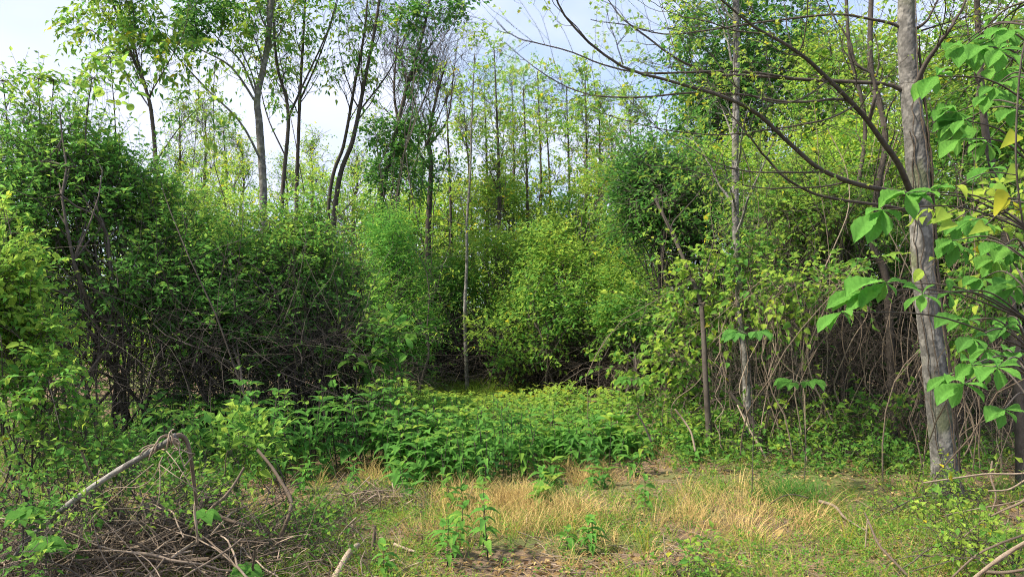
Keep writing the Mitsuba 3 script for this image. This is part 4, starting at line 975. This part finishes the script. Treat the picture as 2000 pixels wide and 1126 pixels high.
stick('stick', 'dead curl of twig in front of the scarred trunk', [(1938, 900, 5.2), (1935, 930, 5.15), (1945, 965, 5.1), (1940, 990, 5.1), (1930, 1010, 5.1)], 7, 6, DEAD, .4)
stick('stick', 'black stub standing at the right end of the meadow', [(1244, 806, 7.4), (1258, 830, 7.35), (1272, 862, 7.3)], 6, 8, DARK, .1)
stick('stick', 'pale bent stick standing right of the black stub', [(1318, 798, 7.4), (1335, 820, 7.4), (1350, 845, 7.35), (1358, 880, 7.3)], 7, 8, DEAD, .8)
stick('stick', 'dark thin twig lying over the meadow weeds', [(738, 800, 8.4), (775, 797, 8.4), (790, 795, 8.4)], 4, 3, DARK, .1)
stick('stick', 'grey branch in the straw at right lying nearly flat', [(1600, 978, 5.9), (1630, 988, 5.8), (1650, 1010, 5.6), (1690, 1035, 5.3)], 13, 7, DEAD, .55)
stick('stick', 'dark arched twig over the grass tuft at right', [(1503, 985, 6.0), (1525, 970, 5.95), (1550, 965, 5.9), (1580, 972, 5.85)], 4, 4, DARK, .2)
stick('log', 'pale weathered log end at the bottom edge left of centre', [(648, 1140, 4.35), (662, 1112, 4.45), (682, 1078, 4.6), (700, 1062, 4.7)], 30, 20, DEAD, .9, 14, 'log', amp=.16)
stick('log', 'small pale piece of wood lying behind the log end', [(770, 1062, 5.0), (790, 1070, 4.95), (812, 1077, 4.9)], 14, 9, DEAD, .95, 9, 'log')
stick('stump', 'narrow dark rotten stump behind the log end', [(728, 1075, 4.9), (731, 1050, 4.9), (733, 1025, 4.9)], 18, 9, DEAD, .25, 9, 'stump', amp=.25)
for i, (a, b, w, lb) in enumerate([((652, 972), (700, 962), 5, 'grey twig along the back of the small twig heap'), ((690, 965), (765, 957), 5, 'pale twig crossing the top of the small twig heap'), ((738, 958), (742, 1000), 6, 'short upright twig in the small twig heap'), ((698, 990), (735, 965), 9, 'thick pale twig in the small twig heap'),
                                    ((722, 930), (680, 972), 4, 'pale twig standing out of the small twig heap to the upper right'), ((745, 975), (720, 998), 6, 'dark twig under the small twig heap')]):
    Y = EYE * F / (985 - HZ) - .1 * (i % 3)
    stick('twig', lb, [(a[0], a[1], Y), ((a[0] + b[0]) / 2 + 3, (a[1] + b[1]) / 2 - 3, Y - .05), (b[0], b[1], Y)], w, w * .7, DEAD, [.6, .8, .5, .9, .9, .1][i], 6, 'twig')

# the brush heap at lower left: the twigs that show largest one by one, the litter below as stuff
r = rng(3100)
def heap(n, cx, cy, sx, sy, h, ln, rad, k=12):
    p = np.column_stack([r.normal(cx, sx, n), r.normal(cy, sy, n)])
    g = np.exp(-((p[:, 0] - cx) / (1.6 * sx)) ** 2 - ((p[:, 1] - cy) / (1.6 * sy)) ** 2)
    z = gz(p[:, 0], p[:, 1]) + .01 + h * g * r.uniform(.3, 1, n)
    d = unit(np.column_stack([r.normal(size=n), r.normal(size=n) * .7, r.normal(size=n) * .35]))
    L = r.uniform(*ln, n) / (k - 1)
    out = [np.column_stack([p, z])]
    for _ in range(k - 1):
        d = unit(d + .14 * (11 / (k - 1)) ** .5 * r.normal(size=d.shape))
        out.append(out[-1] + d * L[:, None])
    P = np.stack(out, 1)
    P = P - (P.mean(1) - P[:, 0])[:, None] * [1, 1, .6]
    P[..., 2] = np.maximum(P[..., 2], gz(P[..., 0], P[..., 1]) + .004)
    R = rad * r.uniform(.5, 1.4, n) * (1 + 1.4 * (r.uniform(size=n) < .16))
    return P, R


P, R = heap(260, -2.2, 4.3, .48, .38, .40, (.35, 1.1), .0045)
for a, b in zip(P, R):
    k = thing('heap_twig', 'bent grey brown twig tangled in the brush heap at lower left', 'twig', 'twigs of the brush heap')
    Mesh().add(*tubes(a[None], taper(np.array([b]), 12, .5), 5, r.uniform(.1, 1))).build(k, DEAD, True)
P, R = heap(2300, -2.3, 4.4, .75, .6, .20, (.15, .7), .0028, 6)
P2, R2 = heap(380, -3.0, 5.6, .8, .6, .25, (.3, 1.0), .004, 6)
P3, R3 = heap(260, -1.05, 6.25, .28, .16, .10, (.2, .5), .003, 6)
k = Mesh().add(*tubes(P, taper(R, 6, .4), 3, r.uniform(0, .9, len(P)))).add(*tubes(P2, taper(R2, 6, .4), 3, r.uniform(0, .8, len(P2)))).add(*tubes(P3, taper(R3, 6, .4), 3, r.uniform(.1, .9, len(P3)))).build('twig_litter', DEAD, True)
tag(k, 'fine dead twigs matted under the brush heap at lower left', 'twigs', kind='stuff')

# ------------------------------------------------------------------ low plants of the left foreground
LO = dict(m=6, tl=.20, W=.55, tpl=L4, freq=3.0, thr=.38, stems=10, branch=3, twig=.0022, stem_r=.005, droop=.1)
low = [('leafy creeper beneath the yellow green bush at the left edge', [(120, 850, 4.7, 80, .35, 30), (190, 870, 4.7, 50, .3, 30)], 110, .055, .55, .6), ('leafy seedlings behind the fallen branch', [(240, 900, 4.6, 70, .3, 26), (170, 930, 4.5, 60, .3, 24), (300, 850, 4.9, 40, .3, 20)], 85, .055, .54, .58),
       ('bright low plants around the bent end of the fallen branch', [(370, 960, 4.6, 70, .3, 26), (330, 990, 4.4, 60, .3, 20), (430, 960, 4.8, 50, .3, 26)], 75, .045, .62, .62), ('narrow leaved plants right of the bent branch end', [(440, 890, 5.2, 60, .3, 34), (480, 850, 5.6, 50, .3, 30)], 120, .085, .56, .62),
       ('dark low plants left of the brush heap', [(40, 980, 4.2, 60, .3, 40), (60, 1080, 3.8, 70, .3, 40), (100, 1040, 4.0, 60, .3, 30)], 60, .055, .50, .5), ('bright low plants at the lower left corner', [(30, 1090, 3.5, 50, .2, 30), (150, 1000, 3.9, 60, .2, 24)], 40, .045, .6, .62),
       ('small leafy plants in the grass right of the brush heap', [(540, 1040, 4.8, 70, .3, 22), (620, 1010, 5.2, 70, .3, 16), (650, 1060, 4.7, 50, .2, 16)], 130, .045, .60, .6), ('leafy plants by the foot of the black rotten snag', [(1420, 850, 8.2, 80, .4, 26), (1340, 850, 8.4, 60, .4, 22)], 190, .07, .56, .56),
       ('low leafy plants under the right thicket between snag and large trunk', [(1600, 880, 7.8, 120, .4, 18), (1720, 890, 7.4, 90, .3, 16), (1660, 850, 8.0, 70, .3, 24)], 230, .06, .56, .56), ('yellow green plants at the foot of the large grey tree', [(1800, 1000, 5.7, 80, .3, 22), (1880, 960, 6.0, 60, .3, 26)], 150, .045, .64, .62),
       ('low leafy plants in the bottom right corner', [(1920, 1060, 4.3, 60, .25, 26), (1850, 1040, 4.6, 60, .25, 20), (1970, 1100, 3.9, 40, .2, 30)], 140, .05, .62, .58), ('pale seedling leaves at the bottom edge right of centre', [(1340, 1105, 4.6, 26, .15, 14), (1365, 1095, 4.7, 20, .12, 12)], 22, .06, .62, .68)]
for i, (lb, bl, n, L, u, v) in enumerate(low):
    c = at(*bl[0][:3])
    shrub('low_plant', lb, 'plant', bl, n, L, u, v, 3200 + i, base_at=np.array([c[0], c[1]]), base_spread=.35, **LO)

# broad leaves low at the left
for i, (px, py, Y, L, lb) in enumerate([(90, 1060, 3.7, .12, 'broad drooping leaf plant below the fallen branch at the left'), (480, 1112, 4.1, .13, 'round leaved plant at the bottom edge by the brush heap'), (45, 1000, 3.9, .11, 'broad dark leaf plant left of the fallen branch'), (400, 1003, 4.3, .10, 'heart leaved seedling below the bent branch end')]):
    k = thing('broad_plant', lb, 'plant')
    q = rng(3400 + i)
    c = at(px, py, Y)
    b = np.array([c[0], c[1], float(gz(c[0], c[1])) - .02])
    Mesh().add(*tubes(spline(np.array([b, (b + c) / 2, c]), 6)[None], np.full((1, 6), .005), 5, .5)).build(name('stem', k), DARK, True)
    for g in range(5):
        a = g * 2.4 + i
        vv, ff, uv = leaves(c[None], np.array([[math.cos(a), math.sin(a), -.25]]), UP[None] + [[0, -.4, 0]], L * q.uniform(.8, 1.1), .8, HEART, .46, .55)
        scene[name('leaf', k)] = mikit.ply((vv, ff), LEAF, smooth=True, uv=uv)

for i, (px, py) in enumerate([(770, 912), (800, 918), (735, 905), (835, 905), (700, 915), (790, 890)]):
    k = thing('broad_weed', 'broad leaved weed crouching in the shade at the front of the meadow patch', 'weed', 'broad leaved weeds at the meadow front')
    q = rng(3450 + i)
    b = on_ground(px, py)
    for g in range(9):
        a = g * 2.4 + i
        t = b + np.array([math.cos(a) * .10, math.sin(a) * .10, q.uniform(.16, .46)])
        Mesh().add(*tubes(spline(np.array([b - UP * .02, (b + t) / 2 + UP * .05, t]), 5)[None], np.full((1, 5), .0035), 4, .4)).build(name('stem', k), DARK, True)
        vv, ff, uv = leaves(t[None], np.array([[math.cos(a), math.sin(a), -.15]]), UP[None] + q.normal(0, .2, (1, 3)), q.uniform(.15, .22), .78, HEART, .40, .58)
        scene[name('leaf', k)] = mikit.ply((vv, ff), LEAF, smooth=True, uv=uv)

# ------------------------------------------------------------------ grass, straw, ground cover, litter
def scatter(r, n, x, y, fn):
    out, got = [], 0
    while got < n:
        p = np.column_stack([r.uniform(*x, 4 * n), y[0] * (y[1] / y[0]) ** r.uniform(0, 1, 4 * n)])
        p = p[np.abs(p[:, 0]) < p[:, 1] * .72 + .3]
        p = p[r.uniform(size=len(p)) < fn(p)]
        out.append(p)
        got += len(p)
    p = np.vstack(out)[:n]
    return np.column_stack([p, gz(p[:, 0], p[:, 1])])


def blades(r, p, h, w, lean, u, v, d=None):
    n = len(p)
    d = unit(np.column_stack([r.normal(size=(n, 2)) * lean, np.ones(n)])) if d is None else d
    c = unit(np.column_stack([r.normal(size=(n, 2)), np.zeros(n)]))
    h = h * r.uniform(.5, 1.2, n)
    bend = unit(np.column_stack([d[:, :2], np.zeros(n)])) * (h * lean * .5)[:, None]
    a0, a1 = p - c * w / 2, p + c * w / 2
    m = p + d * (h * .55)[:, None]
    b0, b1 = m - c * w * .38, m + c * w * .38
    t = p + d * h[:, None] + bend - UP * (h * lean * .15)[:, None]
    V = np.stack([a0, a1, b0, b1, t], 1).reshape(-1, 3)
    f = (np.array([(0, 1, 3), (0, 3, 2), (2, 3, 4)])[None] + (np.arange(n) * 5)[:, None, None]).reshape(-1, 3)
    uv = np.repeat(np.column_stack([np.clip(u + r.normal(0, .12, n), .01, .99), np.clip(v + r.normal(0, .15, n), .01, .99)]), 5, 0)
    return V, f, uv


def tufts(r, n, x, y, fn, per, spread, h, w, lean, u, v):
    q = scatter(r, n, x, y, fn)
    e = r.normal(size=(n, per, 2))
    p = (q[:, None, :2] + e * spread).reshape(-1, 2)
    p = np.column_stack([p, gz(p[:, 0], p[:, 1])])
    lodge = np.repeat(r.normal(0, lean * .8, (n, 2)), per, 0)
    d = unit(np.column_stack([e.reshape(-1, 2) * lean + lodge + r.normal(0, .15, (n * per, 2)), np.ones(n * per)]))
    hh = np.repeat(r.uniform(.55, 1.35, n), per) * h
    return blades(r, p, hh, w, lean, np.repeat(u + r.normal(0, .10, n), per), np.repeat(v + r.normal(0, .10, n), per), d)


def gauss(p, px, py, sx, sy):
    c = on_ground(px, py)
    return np.exp(-((p[:, 0] - c[0]) / sx) ** 2 - ((p[:, 1] - c[1]) / sy) ** 2)


def straw_density(p):
    n = meshkit.fbm(np.column_stack([p * 1.1, p[:, :1] * 0]), 3, 12)
    s = gauss(p, 1110, 970, .50, .70) * 1.5 + gauss(p, 960, 990, .55, .5) * .7 + gauss(p, 760, 935, .6, .30) * .38 + gauss(p, 1460, 1010, .5, .40) * .42 + gauss(p, 1270, 880, .5, .8) * .5 + gauss(p, 1420, 980, .5, .5) * .4 + gauss(p, 820, 1000, .3, .5) * .4
    return np.clip(s * np.clip((n - .46) * 6, .02, 1), 0, 1)


def meadow_mask(p):
    return np.array([poly.contains(Point(q)) for q in p[:, :2]])


def bare(p):
    return np.clip(gauss(p, 1090, 1100, .9, .30) + .8 * gauss(p, 1330, 1080, .6, .22) + .6 * gauss(p, 1240, 900, .35, .5) + .7 * gauss(p, 1420, 930, .5, .4) + .3 * gauss(p, 900, 1110, .5, .3), 0, 1)


def green_density(p):
    n = meshkit.fbm(np.column_stack([p * 1.6, p[:, :1] * 0]), 3, 44)
    s = (n - .33) * 2.2
    s = s * (1 - .90 * bare(p)) * (1 - .35 * straw_density(p))
    s = s * np.where(p[:, 1] > 6.8, .55, 1) + .45 * gauss(p, 1750, 1070, 1.0, .8)
    return np.clip(s, .02, 1)


r = rng(4000)
Mesh().add(*tufts(r, 380, (-2.6, 3.6), (4.2, 9.5), straw_density, 20, .045, .20, .0040, .36, .50, .74)).build('dry_grass', STRAW)
tag('dry_grass', 'golden dry straw grass in patches across the clearing', 'dry grass', kind='stuff')
q = scatter(r, 2500, (-2.6, 3.6), (4.2, 9.5), lambda p: np.clip(straw_density(p) + .15, 0, 1))
d = unit(np.column_stack([r.normal(size=(len(q), 2)), r.uniform(0, .4, len(q))]))
V, f, uv = tubes(np.stack([q + UP * .01, q + d * .12 + UP * .01, q + d * .22], 1), np.full((len(q), 3), .0012), 3, r.uniform(.2, .6, len(q)))
uv[:, 1] = .55
Mesh().add(V, f, uv).build(stuff('dry_grass__fallen_straw'), STRAW)
q = scatter(r, 17000, (-5.5, 5.5), (3.6, 13.0), green_density)
Mesh().add(*blades(r, q, .13, .0038, .55, .70, .54)).add(*tufts(r, 560, (-5.5, 5.5), (3.6, 11.0), green_density, 16, .035, .17, .0042, .38, .66, .52)).build('grass', LEAF)
Mesh().add(*tufts(r, 520, (-5.5, 5.5), (3.6, 11.0), green_density, 14, .04, .15, .0038, .42, .86, .62)).build(stuff('dry_grass__yellowing_grass'), STRAW)
tag('grass', 'thin yellow green grass over the clearing floor', 'grass', kind='stuff')
q = scatter(r, 7000, (-3.2, 1.6), (11.8, 16.5), lambda p: np.clip(gauss(p, 930, 756, 1.0, 1.6), 0, 1))
Mesh().add(*blades(r, q, .26, .010, .5, .70, .62)).build('tall_grass', LEAF)
tag('tall_grass', 'fine light green tall grass on the rise around the thin sapling', 'grass', kind='stuff')
c = on_ground(1545, 975)
q = c + np.column_stack([r.normal(0, .13, 420), r.normal(0, .11, 420), np.zeros(420)])
k = thing('grass_tuft', 'blue green grass tuft at the foot of the right thicket', 'grass')
Mesh().add(*blades(r, q, .30, .007, .55, .42, .6)).build(k, LEAF)
# tiny leaved ground cover
q = scatter(r, 8000, (-5.5, 5.5), (3.6, 10.0), lambda p: np.clip(green_density(p) + .12, 0, 1))
d = unit(np.column_stack([r.normal(size=(len(q), 2)) * .6, np.ones(len(q))]))
lf, tw = sprays(r, q, d, 6, .10, .026, .6, L2, .60, .62, .1)
Mesh().add(*lf).add(*blades(r, q, .11, .002, .5, .64, .6)).build('ground_cover', LEAF)

tag('ground_cover', 'low mat of tiny yellow green weeds over the clearing floor', 'weeds', kind='stuff')
# understory herbs below the thickets
q = scatter(r, 3600, (-9, 9), (6.8, 14.0), lambda p: np.clip(((p[:, 0] > 1.6) & (p[:, 1] > 7.2)) * .8 + (p[:, 0] < -2.2) * .8 * (p[:, 1] < 12), 0, 1))
d = unit(np.column_stack([r.normal(size=(len(q), 2)) * .7, np.ones(len(q))]))
lf, tw = sprays(r, q, d, 6, .26, .075, .55, L4, .53, .52, .1, .002)
Mesh().add(*lf).build('undergrowth', LEAF)
Mesh().add(*tw).build(stuff('undergrowth__stem'), DARK)
tag('undergrowth', 'shaded leafy undergrowth along the foot of the thickets', 'undergrowth', kind='stuff')
# dead leaves and chips
q = scatter(r, 11000, (-5.5, 5.5), (3.6, 12.0), lambda p: np.clip(.35 + .65 * bare(p) + .3 * (np.abs(p[:, 0]) > 2), 0, 1))
n = len(q)
V, f, uv = leaves(q + UP * .012, np.column_stack([r.normal(size=(n, 2)), r.normal(0, .25, n)]), UP + .5 * r.normal(size=(n, 3)), r.uniform(.025, .07, n), .6, L4, r.uniform(0, .45, n), r.uniform(.05, .95, n))
Mesh().add(V, f, uv).build('leaf_litter', STRAW)
tag('leaf_litter', 'dry brown dead leaves and bark chips on the soil', 'leaf litter', kind='stuff')
d = unit(np.column_stack([r.normal(size=(1600, 2)), r.normal(0, .1, 1600)]))
q = scatter(r, 1600, (-5.5, 5.5), (3.6, 10.0), lambda p: np.clip(.4 + bare(p), 0, 1)) + UP * .012
Mesh().add(*tubes(np.stack([q, q + d * .09 + UP * .006, q + d * .18], 1), np.full((1600, 3), .0028), 4, r.uniform(.2, 1, 1600))).build(stuff('leaf_litter__twig_scatter'), DEAD, True)
lf = leaves(on_ground(1515, 1047)[None] + UP * .05, np.array([[.5, -.3, .5]]), np.array([[.2, -.8, .6]]), .07, .6, HEART, .36, .7)
k = thing('fallen_leaf', 'single orange dead leaf lying in the grass at right', 'leaf')
scene[k] = mikit.ply((lf[0], lf[1]), STRAW, smooth=True, uv=lf[2])
for k in [k for k in list(scene) if k.startswith('_tmp')]:
    del scene[k]
